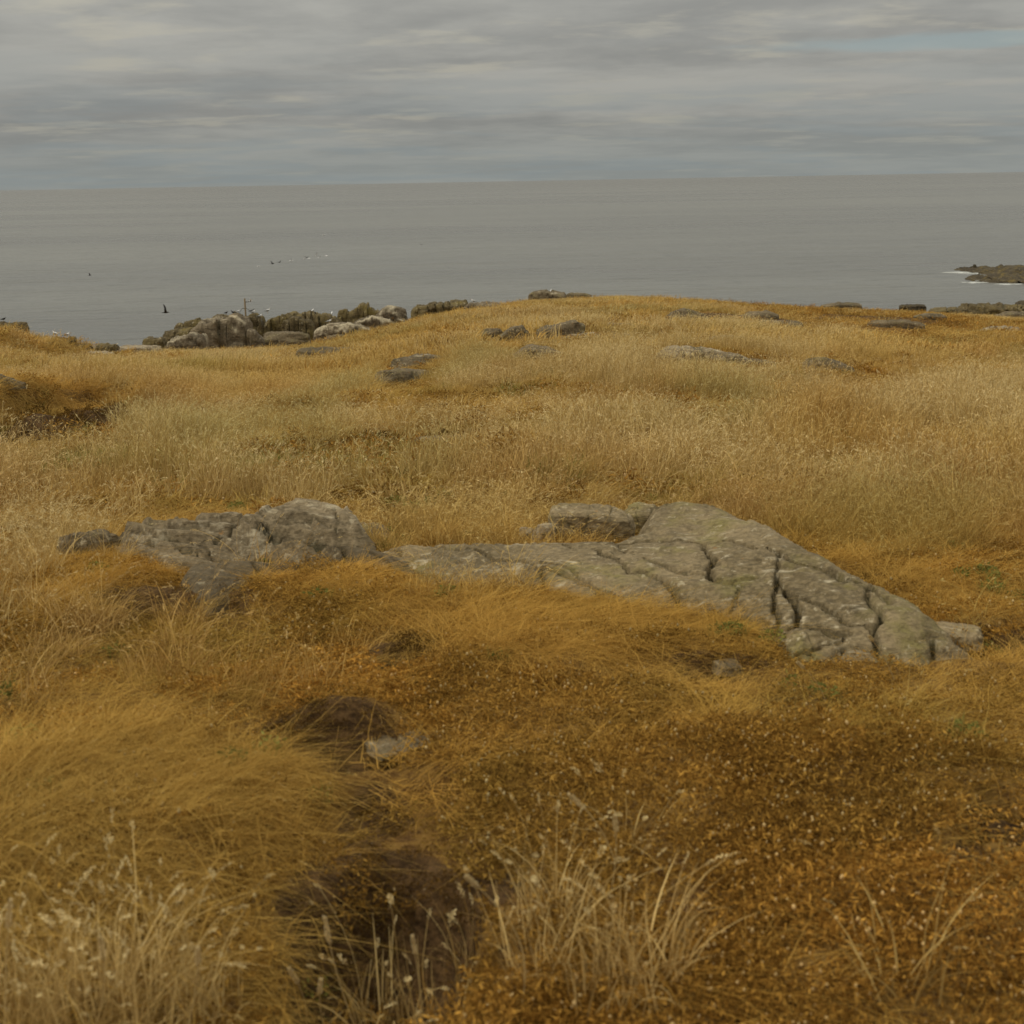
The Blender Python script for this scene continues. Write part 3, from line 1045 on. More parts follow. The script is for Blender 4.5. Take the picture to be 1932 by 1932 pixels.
bedrock('cracked_rock_outcrop', 'long low outcrop of grey bedrock split by dark cracks, largest rock in the foreground',
        pav_ctrl, pav_out, pav_cracks, M_ROCK, zs=0.66)

# --- stones on and beside it
rock('squared grey boulder sitting on the back edge of the cracked outcrop', 1036, 1196, 950, 1026, M_ROCK, 0.6, 0.95, [(0, 1), (.5, 1), (1, .8)], -0.12, 2.4, planes=5, foot=True, frac=.35)
rock('small pale round stone touching the left side of the squared boulder', 1004, 1048, 992, 1026, M_PALE, 0.8, 0.55, None, 0.2, 1.2, hmul=1.2)
rock('whitest small stone, farthest left of the squared boulder', 978, 1013, 1000, 1022, M_PALE, 0.8, 0.5, None, 0.1, 1.0)
rock('low flat stone wedged behind the right end of the squared boulder', 1180, 1262, 958, 1012, M_ROCK, 0.8, 0.7, None, -0.35, 1.6, planes=9)
# left outcrop
def z4(pts):
    return [(77.3 + .36 * a, 888.7 + .36 * b) for a, b in pts]


bedrock('white_streaked_outcrop', 'white-streaked grey outcrop on the left, highest at its sheer right end',
        [(228, 1002, .10), (330, 986, .14), (440, 966, .17), (480, 970, .16), (530, 956, .17), (600, 950, .19), (650, 962, .18), (660, 985, .17),
         (655, 1010, .15), (640, 1034, .08), (600, 1040, .06), (540, 1048, .04), (470, 1052, .02), (400, 1060, .0), (320, 1062, .0), (250, 1056, 0),
         (300, 1015, .09), (400, 1000, .11), (430, 1025, .06), (500, 1000, .14), (560, 990, .15), (620, 990, .17), (500, 1030, .06), (600, 1015, .11)],
        [(222, 1006, .10), (240, 990, .12), (330, 978, .15), (440, 960, .18), (480, 964, .17), (530, 950, .17), (600, 943, .19), (655, 955, .18), (672, 980, .16),
         (672, 1030, .05), (640, 1042, .03), (600, 1046, .03), (540, 1054, .02), (470, 1056, .01), (400, 1064, 0), (320, 1066, 0), (245, 1060, 0), (215, 1035, .03)],
        [(z4([(420, 310), (520, 350), (640, 345), (760, 372), (850, 395), (930, 470)]), .012, .06),
         (z4([(1070, 190), (1075, 225), (1040, 265), (980, 330), (905, 370)]), .010, .05),
         (z4([(1040, 265), (1100, 285), (1180, 300), (1290, 350)]), .009, .05),
         (z4([(1530, 200), (1545, 260), (1530, 330)]), .006, .03),
         (z4([(1180, 205), (1300, 215), (1420, 230), (1510, 235)]), .005, .03),
         (z4([(1100, 240), (1250, 262), (1400, 270), (1500, 300)]), .007, .04),
         (z4([(480, 330), (640, 300), (820, 300), (1000, 262)]), .007, .04),
         (z4([(520, 385), (660, 400), (820, 440)]), .008, .04),
         (z4([(1130, 330), (1300, 365), (1480, 372)]), .008, .04)], M_STRIPE, step=0.009, strata=1.2, minpart=200, ledge=1.2, zs=0.85)
bedrock('flat_slab', 'flat pinkish grey slab flush with the turf above the dark peat bank',
        [(352, 1085, .02), (380, 1058, .04), (480, 1060, .04), (556, 1064, .03), (550, 1088, .0), (480, 1094, .0), (460, 1112, 0), (400, 1122, 0), (350, 1112, 0), (430, 1085, .025)],
        [(346, 1085, .02), (372, 1052, .04), (480, 1053, .04), (562, 1060, .03), (562, 1084, .0), (492, 1092, .0), (470, 1114, 0), (400, 1126, 0), (345, 1116, 0)],
        [([(476, 1050), (484, 1072), (492, 1098)], .010, .04), ([(500, 1062), (512, 1080)], .006, .03)], M_ROCKD, step=0.009, minpart=150)
rock('rounded slab just right of the white-streaked outcrop', 660, 740, 986, 1026, M_ROCK, 0.9, 0.5, [(0, 1), (.6, .8), (1, .4)], -0.3, 1.8)
bedrock('low_flat_rock', 'low dark flat rock between the two outcrops, bridging the turf below them',
        [(575, 1045, .04), (640, 1036, .06), (700, 1045, .05), (790, 1075, .03), (740, 1100, 0), (660, 1070, .01), (590, 1062, .0), (700, 1075, .02)],
        [(568, 1050, .04), (600, 1034, .05), (660, 1028, .06), (705, 1036, .05), (760, 1055, .04), (800, 1085, .02), (770, 1108, 0), (700, 1090, .0), (640, 1072, .0), (585, 1066, 0)],
        [([(640, 1030), (655, 1050), (650, 1075)], .009, .04), ([(700, 1040), (735, 1070), (740, 1100)], .009, .04), ([(660, 1055), (720, 1058), (790, 1070)], .006, .03)],
        M_ROCKD, step=0.009, minpart=150)
rock('low dark ledge at the far left end of the left outcrop', 112, 235, 1008, 1050, M_ROCKD, 0.5, 0.6, None, 0.1, 1.6)
rock('flat grey stone lying alone beside the dark hollow in the foreground', 698, 814, 1398, 1440, M_ROCKD, 0.8, 0.9, [(0, .5), (.5, .8), (1, 1)], 0.5, 1.8, planes=7)
rock('small half-buried stone by the peat patch in front of the outcrop', 1345, 1400, 1252, 1278, M_ROCKD, 0.9, 0.6, None, 0.1, 1.0, hmul=.6)
rock('grey stone poking out below the front right tip of the outcrop', 1480, 1560, 1200, 1246, M_ROCK, 0.7, 0.5, None, 0.2, 1.4, hmul=.7)
rock('rounded stone at the lower right end of the outcrop among stems', 1740, 1850, 1186, 1240, M_ROCK, 0.7, 0.5, None, -0.3, 1.4, hmul=.6)

# --- middle-distance rocks in the grass
F_ = M_FAR
rock('grey rock cut off by the left edge above the peat bank', -40, 44, 703, 733, M_FAR, 0.7, 0.5, [(0, 1), (.5, .9), (1, .2)], 0, 1.2)
rock('low pale flat rock in the grass below the sea gap at left', 162, 214, 664, 677, M_PALE, 0.6, 0.4)
rock('flat brown rock hump in the grass below the white-topped cliff', 560, 680, 656, 674, M_FAR, 0.5, 0.4, None, 0, 1.2)
rock('thin pale rock ledge left of the field centre', 738, 868, 670, 688, M_FAR, 0.5, 0.4)
rock('long flat rock lid over a dark hollow left of centre', 706, 822, 698, 722, M_FAR, 0.45, 0.4)
rock('dark jagged rock ledge at the centre of the field', 966, 1080, 649, 682, M_ROCKD, 0.45, 0.6, [(0, .5), (.25, 1), (.6, .8), (1, .3)], 0, 1.4, rough=0.9)
rock('small block left of the leaning boulder pair in mid field', 908, 950, 621, 637, M_FAR, 0.7, 0.7)
rock('leaning wedge boulder, left of the mid-field boulder pair', 934, 998, 613, 642, M_FAR, 0.6, 0.6, [(0, .2), (.5, .8), (.8, 1), (1, .7)], 0, 1.2)
rock('broad tilted rock, right of the mid-field boulder pair', 1012, 1104, 603, 637, M_FAR, 0.6, 0.7, [(0, .5), (.4, .7), (.8, 1), (1, .7)], 0, 1.2)
rock('thin white strip of rock below the broad tilted rock', 1046, 1132, 629, 638, M_PALE, 0.4, 0.4)
rock('shortest white strip of rock, right of the other strip', 1154, 1190, 630, 637, M_PALE, 0.5, 0.4)
rock('low brown rock under the turf on the central ridge', 1254, 1332, 582, 612, M_FAR, 0.6, 0.5, [(0, .7), (.4, 1), (1, .7)], 0, 1.2)
rock('flat dark rock in the brown turf right of the ridge', 1398, 1470, 589, 607, M_ROCKD, 0.6, 0.5)
rock('long curved slab with a grooved top right of centre', 1234, 1410, 652, 684, M_STRIPE, 0.42, 0.5, [(0, .5), (.15, 1), (.5, .95), (.8, .5), (1, .2)], -0.05, 1.6)
rock('thin tail of broken slab between the curved slab and the tilted slab', 1396, 1478, 674, 697, M_ROCKD, 0.5, 0.6, [(0, 1), (1, .4)], -0.1, 1.2)
rock('tilted flat slab right of the long curved slab', 1516, 1608, 670, 702, M_ROCKD, 0.55, 0.7, [(0, 1), (.4, .9), (1, .3)], -0.1, 1.4)
rock('thin pale rock ledge behind the long curved slab', 1338, 1404, 634, 643, M_PALE, 0.4, 0.4)
rock('tiny flat grey rock left of the pale ledge behind the curved slab', 1268, 1304, 638, 646, M_FAR, 0.5, 0.4)
rock('low pale rock hump in orange grass by the right edge', 1846, 1924, 617, 630, M_PALE, 0.5, 0.4)

rock('thin dark ledge in the brown ridge turf, left of three', 1428, 1514, 606, 617, M_ROCKD, 0.4, 0.6, None, 0, 1.2)
rock('thin dark ledge in the brown ridge turf, middle of three', 1520, 1590, 600, 609, M_ROCKD, 0.4, 0.6, None, 0, 1.2)
rock('thin dark ledge in the brown ridge turf, right of three', 1636, 1742, 605, 618, M_ROCKD, 0.4, 0.6, None, 0, 1.2)
rock('flat grey rock sheet behind the right-hand ridge ledge', 1724, 1784, 593, 603, M_FAR, 0.5, 0.5, None, 0, 1.2)
rock('low dark rock lip in the turf above the centre of the field', 1120, 1196, 611, 622, M_ROCKD, 0.4, 0.6, None, 0, 1.2)
rock('long low rock lip buried in matted grass left of the field centre', 780, 880, 822, 838, M_ROCKD, 0.4, 0.6, None, 0, 1.4)
# --- coast
C = M_CLIFF
rock('olive boulder on the grassy knoll at the left edge', -30, 50, 606, 640, C, 0.8, 0.5, dist=34, rough=0.9, foot=False, cliff=2)
rock('solitary olive crag with a gull beside it, left of the sea gap', 102, 144, 632, 660, C, 0.8, 0.5, None, 0, 1.0, dist=36, rough=0.9, foot=False, cliff=2)
rock('small broken stones between the solitary crag and the sea gap', 142, 172, 646, 658, C, 0.8, 0.5, dist=36, blocks=3, foot=False)
rock('row of little pointed stones at the left of the sea gap', 184, 220, 645, 660, C, 0.8, 0.5, dist=36, blocks=3, foot=False)
rock('pale flat rock shelf along the bottom of the sea gap', 216, 304, 651, 660, M_PALE, 0.4, 0.4, dist=37, foot=False, planes=6)
rock('lowest olive block at the left foot of the cliff', 273, 314, 634, 660, C, 0.9, 0.7, dist=40, foot=False, rough=0.9, cliff=2)
rock('long olive ledge rising behind the leftmost grey cliff rock', 308, 392, 616, 650, C, 0.7, 0.85, dist=44, foot=False, cliff=4, prof=[(0, .8), (1, 1)], rough=0.9)
rock('stacked olive blocks behind the white-topped grey cliff', 333, 388, 598, 640, C, 0.8, 0.85, dist=47, foot=False, cliff=4, prof=[(0, .85), (1, 1)])
rock('low grey rock leaning against the left of the white-topped cliff', 316, 392, 628, 662, M_CLIFFG, 0.8, 0.6, [(0, .6), (.6, 1), (1, .9)], 0, 1.6, dist=40, foot=False, cliff=2)
rock('white-topped grey cliff rock with dark vertical joints', 366, 474, 592, 655, M_CLIFFG, 0.7, 0.85, res=1.6, dist=42, foot=False, cliff=3, prof=[(0, .72), (.45, .96), (1, .98)], planes=7, rough=.8)
rock('rounded grey rock just right of the weather pole', 466, 500, 610, 655, M_CLIFFG, 1.0, 0.6, [(0, 1), (.5, .85), (1, .3)], 0, 1.4, dist=42, foot=False, cliff=2)
rock('olive rock crest behind the white-topped cliff and pole', 388, 502, 586, 640, C, 0.6, 0.8, dist=49, foot=False, cliff=6, prof=[(0, .9), (.4, 1), (1, .9)], rough=0.9)
rock('left wall of the columned olive cliff', 492, 556, 590, 648, C, 0.7, 0.8, dist=49, foot=False, cliff=4, prof=[(0, .6), (.5, .95), (1, 1)], rough=0.9, planes=9)
rock('front buttress of dark vertical columns in the olive cliff', 533, 594, 594, 646, C, 0.8, 0.85, dist=47.5, foot=False, cliff=5, prof=[(0, .92), (.5, 1), (1, .85)], rough=0.9, planes=8)
rock('jagged back crest of the columned olive cliff', 520, 652, 583, 640, C, 0.5, 0.75, dist=53, foot=False, cliff=8, prof=[(0, .9), (.3, .98), (.6, 1), (1, .7)], rough=0.9)
rock('small dark knob between the columned cliff and the tall dark crag', 638, 664, 581, 622, C, 0.9, 0.6, dist=54, foot=False, rough=0.9, cliff=2)
rock('tall dark crag at the right end of the olive cliff', 655, 726, 571, 630, C, 0.7, 0.7, dist=54, foot=False, cliff=5, prof=[(0, .7), (.4, 1), (.7, .98), (1, .75)], rough=0.9)
rock('low whitish rock with a gull in front of the columned cliff', 592, 702, 604, 640, M_CLIFFG, 0.5, 0.5, [(0, .5), (.3, .9), (.6, 1), (1, .6)], 0, 1.6, dist=46, foot=False, cliff=2)
rock('white-capped rock at the foot of the tall dark crag', 668, 740, 591, 618, M_CLIFFG, 0.6, 0.5, [(0, .4), (.4, 1), (1, .6)], 0, 1.2, dist=50, foot=False, cliff=2)
rock('domed whitish rock right of the tall dark crag', 708, 768, 575, 604, M_CLIFFG, 0.8, 0.5, [(0, .6), (.4, 1), (1, .8)], 0, 1.4, dist=52, foot=False)
rock('flat grey rock row in the grass below the whitish rocks', 612, 698, 630, 650, M_FAR, 0.5, 0.6, dist=43, foot=False, cliff=4)
rock('brown turf-covered rock right below the weather pole', 497, 584, 625, 646, M_FAR, 0.5, 0.5, None, 0, 1.2, dist=43.5, foot=False)
rock('olive rock band climbing to the ridge', 776, 884, 564, 592, C, 0.5, 0.75, dist=57, foot=False, cliff=6, prof=[(0, .45), (.5, .9), (1, 1)], rough=0.9)
rock('rounded grey rock with a white streak on the ridge, gull on top', 876, 980, 564, 596, M_CLIFFG, 0.5, 0.6, [(0, .9), (.3, 1), (.6, .8), (1, .3)], 0, 1.6, dist=54, foot=False, cliff=2)
rock('small flat grey outcrop highest on the ridge with a white bird', 998, 1068, 545, 566, M_FAR, 0.6, 0.7, [(0, .9), (.4, 1), (1, .6)], 0, 1.4, dist=60, foot=False, cliff=2)
rock('thin flat rock on the skyline right of the ridge outcrop', 1066, 1116, 552, 562, M_FAR, 0.5, 0.5, dist=61, foot=False)
rock('thin dark skyline rock at right of the ridge', 1550, 1624, 571, 579, M_FAR, 0.5, 0.5, dist=58, foot=False)
rock('small dark shore rock left of the right-hand coastal rocks', 1698, 1746, 574, 582, M_ISLET, 0.6, 0.6, dist=60, foot=False, cliff=3)
rock('band of dark coastal rocks at the right edge of the land', 1746, 1960, 571, 600, C, 0.3, 0.6, dist=60, foot=False, cliff=10, prof=[(0, .6), (.3, .9), (.7, .85), (1, .9)], rough=0.9)
rock('low flat rock sheet in front of the right coastal rocks', 1880, 1980, 586, 602, M_FAR, 0.5, 0.5, dist=56, foot=False)


# --- islet out in the water
def sea_pt(px, py, z=SEA_Z):
    x, y = onz(px, py, z)
    return x, y


def islet():
    x, y = sea_pt(1905, 532)
    root = empty('rocky_islet', (x, y, SEA_Z))
    tag(root, 'low dark seaweed-edged islet in the sea by the right edge', 'islet')
    r = np.random.default_rng(5)
    spec = [(1830, 514, 1885, 505, 5), (1850, 516, 1960, 499, 7), (1895, 520, 2010, 497, 8), (1880, 529, 1990, 510, 7), (1848, 532, 1915, 523, 5),
            (1900, 534, 2000, 518, 6), (1960, 525, 2060, 502, 8), (1925, 514, 1985, 498, 6)]
    for i, (x0, yb, x1, yt, dep) in enumerate(spec):
        a = sea_pt((x0 + x1) / 2, yb)
        w = (x1 - x0) / PX * 2 * TANH * a[1]
        h = (yb - yt) / PX * 2 * TANH * a[1] * 0.5
        V, F, cr = rock_geom(w, dep * 1.5, h, 900 + i, 0.35, [(0, .25), (.3, .7), (.6, 1), (1, .6)], 1.3, 22, 1.3)
        mesh_obj('rock_ledge', V + np.array([a[0] - x, a[1] + dep * .5 - y, 0]), F, M_ISLET, root, attrs={'crack': cr})
    # surf round the point
    m, k = new_mat('sea_foam')
    g = k.n('ShaderNodeNewGeometry')
    finish(k, k.mix(k.ss(k.noise(g.outputs['Position'], 1.2, 5, .7), .45, .6), (.30, .30, .27), (.62, .62, .57)), 0.7)
    for j, (fx, fy, fw) in enumerate([(1815, 514, 2.6), (1836, 516, 1.6), (1846, 533, 1.8), (1915, 536, 2.2)]):
        a = sea_pt(fx, fy)
        n = 28
        ang = np.linspace(0, 2 * math.pi, n, endpoint=False)
        rad = 1 + 0.45 * np.array([vnoise(math.cos(t) * 2 + j * 5, math.sin(t) * 2, j) for t in ang])
        vv = [(a[0], a[1], SEA_Z + 0.06)] + [(a[0] + fw * c * math.cos(t), a[1] + .8 * c * math.sin(t), SEA_Z + 0.012) for t, c in zip(ang, rad)]
        ff = [(0, 1 + q, 1 + (q + 1) % n) for q in range(n)]
        o = mesh_obj('sea_foam', vv, ff, m)
        tag(o, ['patch of white surf off the pointed left tip of the islet', 'smallest patch of surf against the islet tip',
                'patch of surf at the lower left of the islet', 'patch of surf along the near side of the islet'][j], 'surf')


islet()
a_ = sea_pt(1928, 570)
rock('dark sea rock at the right edge between the coast and the islet', 1918, 1965, 566, 576, M_ISLET, 0.8, 0.5, dist=98, foot=False)


# ------------------------------------------------------------------ weather pole
def tube(p0, p1, r, n=8):
    p0, p1 = Vector(p0), Vector(p1)
    d = (p1 - p0).normalized()
    a = d.orthogonal().normalized()
    b = d.cross(a)
    vs = []
    for p in (p0, p1):
        for i in range(n):
            t = 2 * math.pi * i / n
            vs.append(p + (a * math.cos(t) + b * math.sin(t)) * r)
    fs = [(i, (i + 1) % n, n + (i + 1) % n, n + i) for i in range(n)] + [tuple(range(n))[::-1], tuple(range(n, 2 * n))]
    return [tuple(v) for v in vs], fs


def join(parts):
    V, F = [], []
    for v, f in parts:
        o = len(V)
        V += list(v)
        F += [tuple(i + o for i in q) for q in f]
    return V, F


m, k = new_mat('weathered_timber')
finish(k, (0.17, 0.125, 0.07), 0.85)
M_WOOD = m
m, k = new_mat('dull_metal')
finish(k, (0.09, 0.085, 0.075), 0.5)
M_METAL = m
pd = 44.0
dd = ray([466.5], [640])[:, 0]
pb = np.array([dd[0] / dd[1] * pd, pd, CAM_Z + dd[2] / dd[1] * pd])
pt = ray([466.5], [563])[:, 0]
ph_ = (CAM_Z + pt[2] / pt[1] * pd) - pb[2]
pole = empty('pole', tuple(pb))
tag(pole, 'thin upright pole with a side stay standing on the white-topped cliff', 'pole')
mesh_obj('post', *tube((0, 0, -0.3), (0, 0, ph_), 0.028), M_WOOD, pole)
mesh_obj('bracket', *tube((0, 0, ph_ - .12), (.20, 0, ph_ - .10), .012), M_METAL, pole)
mesh_obj('bracket', *tube((0, 0, ph_ * .76), (-.10, 0, ph_ * .76), .012), M_METAL, pole)
for a_, b_ in (((0, 0, ph_ * .78), (.5, .05, ph_ * .50)), ((.5, .05, ph_ * .50), (.5, .05, ph_ * .30)), ((-.1, 0, ph_ * .76), (-.42, .05, ph_ * .42))):
    mesh_obj('stay_wire', *tube(a_, b_, .008), M_METAL, pole)

# ------------------------------------------------------------------ birds
def paint(name, c):
    m, k = new_mat(name)
    finish(k, c, 0.7)
    return m


M_WHITE = paint('white_feathers', (0.72, 0.70, 0.66))
M_GREY = paint('grey_feathers', (0.24, 0.24, 0.23))
M_BLACK = paint('black_feathers', (0.022, 0.020, 0.018))
M_BEAK = paint('beak_yellow', (0.45, 0.25, 0.04))


def lathe(pts, n=10):
    """pts: (x, z, ry, rz) rings along x"""
    V, F = [], []
    for (x, z, ry, rz) in pts:
        for i in range(n):
            t = 2 * math.pi * i / n
            V.append((x, ry * math.cos(t), z + rz * math.sin(t)))
    for r in range(len(pts) - 1):
        for i in range(n):
            F.append((r * n + i, r * n + (i + 1) % n, (r + 1) * n + (i + 1) % n, (r + 1) * n + i))
    return V, F


def wing(side, span, chord, up, sweep, droop):
    V, F = [], []
    ks = 7
    for i in range(ks):
        t = i / (ks - 1)
        y = side * (0.03 + span * t)
        z = up * math.sin(t * math.pi * 0.55) * span - droop * t * t * span
        x = 0.02 - sweep * max(0, t - .35) * span
        c = chord * (1 - t ** 1.6 * 0.86)
        th = 0.012 * (1 - t * .8)
        V += [(x + c * .4, y, z), (x + c * .1, y, z + th), (x - c * .6, y, z), (x + c * .1, y, z - th)]
    for i in range(ks - 1):
        for j in range(4):
            a = i * 4
            F.append((a + j, a + (j + 1) % 4, a + 4 + (j + 1) % 4, a + 4 + j))
    F.append((0, 1, 2, 3))
    F.append(tuple(len(V) - 4 + q for q in (3, 2, 1, 0)))
    return V, F


def perched(name, label, loc, face, size=1.0, dark=False, group=None):
    e = empty(name, loc)
    e.rotation_euler = (0, 0, face)
    e.scale = (size,) * 3
    bm_ = M_BLACK if dark else M_WHITE
    mesh_obj('body', *lathe([(-.20, .17, .006, .005), (-.15, .18, .03, .02), (-.06, .19, .065, .06), (.04, .205, .075, .075), (.11, .235, .055, .06),
                             (.14, .27, .036, .042), (.155, .31, .034, .036), (.165, .345, .022, .022), (.168, .36, .003, .003)]), bm_, e)
    mesh_obj('beak', *lathe([(.17, .325, .012, .012), (.21, .318, .007, .009), (.235, .308, .001, .001)], 6), M_BLACK if dark else M_BEAK, e)
    for s in (-1, 1):
        V, F = lathe([(-.26, .165, .004, .004), (-.18, .18, .012, .02), (-.05, .20, .018, .05), (.06, .215, .014, .045), (.10, .22, .003, .01)], 8)
        mesh_obj('wing', [(a, b + s * .062, c) for a, b, c in V], F, M_BLACK if dark else M_GREY, e)
        mesh_obj('leg', *tube((.01, s * .03, -.02), (.01, s * .03, .15), .006, 6), M_BEAK, e)
    tag(e, label, 'bird', group)
    return e


def flying(name, label, loc, face, size=1.0, dark=False, up=.3, bank=0.0, group=None):
    e = empty(name, loc)
    e.rotation_euler = (bank, 0, face)
    e.scale = (size,) * 3
    mesh_obj('body', *lathe([(-.24, 0, .03, .004), (-.17, .0, .025, .015), (-.06, 0, .045, .04), (.06, 0, .05, .048), (.13, .01, .035, .034), (.17, .015, .03, .03),
                             (.20, .015, .016, .016), (.25, .01, .002, .002)]), M_BLACK if dark else M_WHITE, e)
    for s in (-1, 1):
        mesh_obj('wing', *wing(s, .5, .15, up, .35, .12), M_BLACK if dark else M_GREY if s > 0 else M_WHITE, e)
    tag(e, label, 'bird', group)
    return e


def at_dist(px, py, dist):
    d = ray([px], [py])[:, 0]
    return (d[0] / d[1] * dist, dist, CAM_Z + d[2] / d[1] * dist)


K = 0.7728                                       # full-size photo pixels -> this script's 1932 grid
dg = bpy.context.evaluated_depsgraph_get


def perch(px, py, fallback, **kw):
    """find the rock or ground surface seen just below this place"""
    bpy.context.view_layer.update()
    deps = dg()
    for dy in (0, 1, 2, 3, 4, 6, 8, 11):
        d = ray([px], [py + dy])[:, 0]
        hit, loc, *_ = scene.ray_cast(deps, Vector((0, 0, CAM_Z)), Vector(d).normalized(), distance=66)
        if hit:
            # step a little past the lip and drop onto the stone from above
            q = loc + Vector((0, .18, 0))
            h2, l2, *_ = scene.ray_cast(deps, q + Vector((0, 0, 1.2)), Vector((0, 0, -1)), distance=2.0)
            return (l2 if h2 else loc)
    return Vector(at_dist(px, py, fallback))


PERCHED = [
    ('gull', 'white gull standing on the solitary crag left of the sea gap', 158, 815, 36, 0.2, .95, False),
    ('gull', 'white gull sitting in the grass left of the solitary crag', 132, 836, 35, 2.8, .9, False),
    ('cormorant', 'leftmost dark bird on the olive crest left of the pole', 550, 764, 49, 0.5, .8, True),
    ('cormorant', 'dark bird on the olive crest nearest the pole on its left', 566, 764, 49, 2.6, .8, True),
    ('gull', 'tiny white bird on the olive crest between dark birds and pole', 578, 767, 49, 0.5, .7, False),
    ('cormorant', 'dark bird with a long body just right of the pole', 615, 764, 49, 0.2, 1.0, True),
    ('gull', 'white gull on the crest right of the pole, tallest in view', 653, 765, 50, 0.3, 1.1, False),
    ('gull', 'white gull on the slope below and right of the pole, left of a pair', 616, 786, 44, 0.2, 1.0, False),
    ('gull', 'white gull on the slope below the pole, right of a pair', 633, 783, 45, 0.1, .95, False),
    ('gull', 'white gull perched on the dark face of the columned cliff', 762, 770, 48, 1.2, .9, False),
    ('gull', 'white gull standing on the skyline right of the columned cliff', 809, 761, 54, 1.5, .85, False),
    ('gull', 'white gull sitting on the low whitish rock before the columned cliff', 802, 793, 46, 0.1, 1.0, False),
    ('gull', 'black-backed gull standing on the streaked ridge rock', 1156, 733, 55, 2.9, 1.1, False),
    ('gull', 'white bird against the highest ridge outcrop', 1345, 722, 60, 1.2, .9, False),
    ('blackbird', 'small dark bird with raised tail on the long curved slab', 1734, 847, 22, 0.6, .62, True),
    ('cormorant', 'dark bird on the boulder at the very left edge', 3, 790, 34, 0.2, .7, True),
]
bird_spots = []
for nm, lb_, sx, sy, fb, fc, sz, dk in PERCHED:
    bird_spots.append(perch(sx * K, sy * K, fb))
for (nm, lb_, sx, sy, fb, fc, sz, dk), loc in zip(PERCHED, bird_spots):
    perched(nm, lb_, loc, fc, sz * (0.5 if nm != 'blackbird' else 0.32), dk)

flying('tern', 'dark bird with raised wings flying over the sea left of the cliff', at_dist(404 * K, 763 * K, 34), 0.3, .40, True, .8, 0.35)
flying('tern', 'dark bird flying low over the sea at far left', at_dist(219 * K, 672 * K, 60), 0.3, .34, True, .6)
flying('tern', 'lone dark bird far out over the sea near the centre', at_dist(1029 * K, 597 * K, 80), 1.2, .36, True, .5)
flying('gull', 'grey and white gull hovering at the top of the pole', at_dist(611 * K, 735 * K, 44.3), 0.4, .36, False, .5)
flying('gull', 'white gull flying alone above the line of seabirds', at_dist(790 * K, 574 * K, 100), 0.1, .6, False, .2)
FL = [(631, 650, 0), (665, 644, 1), (682, 640, 1), (708, 637, 0), (712, 636, 0), (743, 632, 0), (749, 629, 1), (754, 631, 0),
      (772, 624, 0), (778, 629, 0), (797, 624, 0)]
FLL = ['lowest and leftmost bird of the line over the sea', 'dark-winged bird second from the left of the line of seabirds',
       'thin dark bird third from the left of the line of seabirds', 'left one of two white birds close together in the line',
       'right one of two white birds close together in the line', 'first white bird of the bunched middle of the line',
       'dark-winged bird of the bunched middle of the line', 'third bird of the bunched middle of the line',
       'white bird above its neighbour near the right of the line', 'bird just below its neighbour near the right of the line',
       'rightmost white bird of the line over the sea']
for i, ((sx, sy, dk), lb_) in enumerate(zip(FL, FLL)):
    flying('gull', lb_, at_dist(sx * K, sy * K, 95 + (i * 37 % 9)), 0.2 + (i * 1.7 % 1.3), .62, bool(dk), .15 + (i * .37 % .6), 0.3 * math.sin(i * 2.1),
           group='seabirds flying in a line over the sea')


# ------------------------------------------------------------------ plants: clump sources
SRC = {}


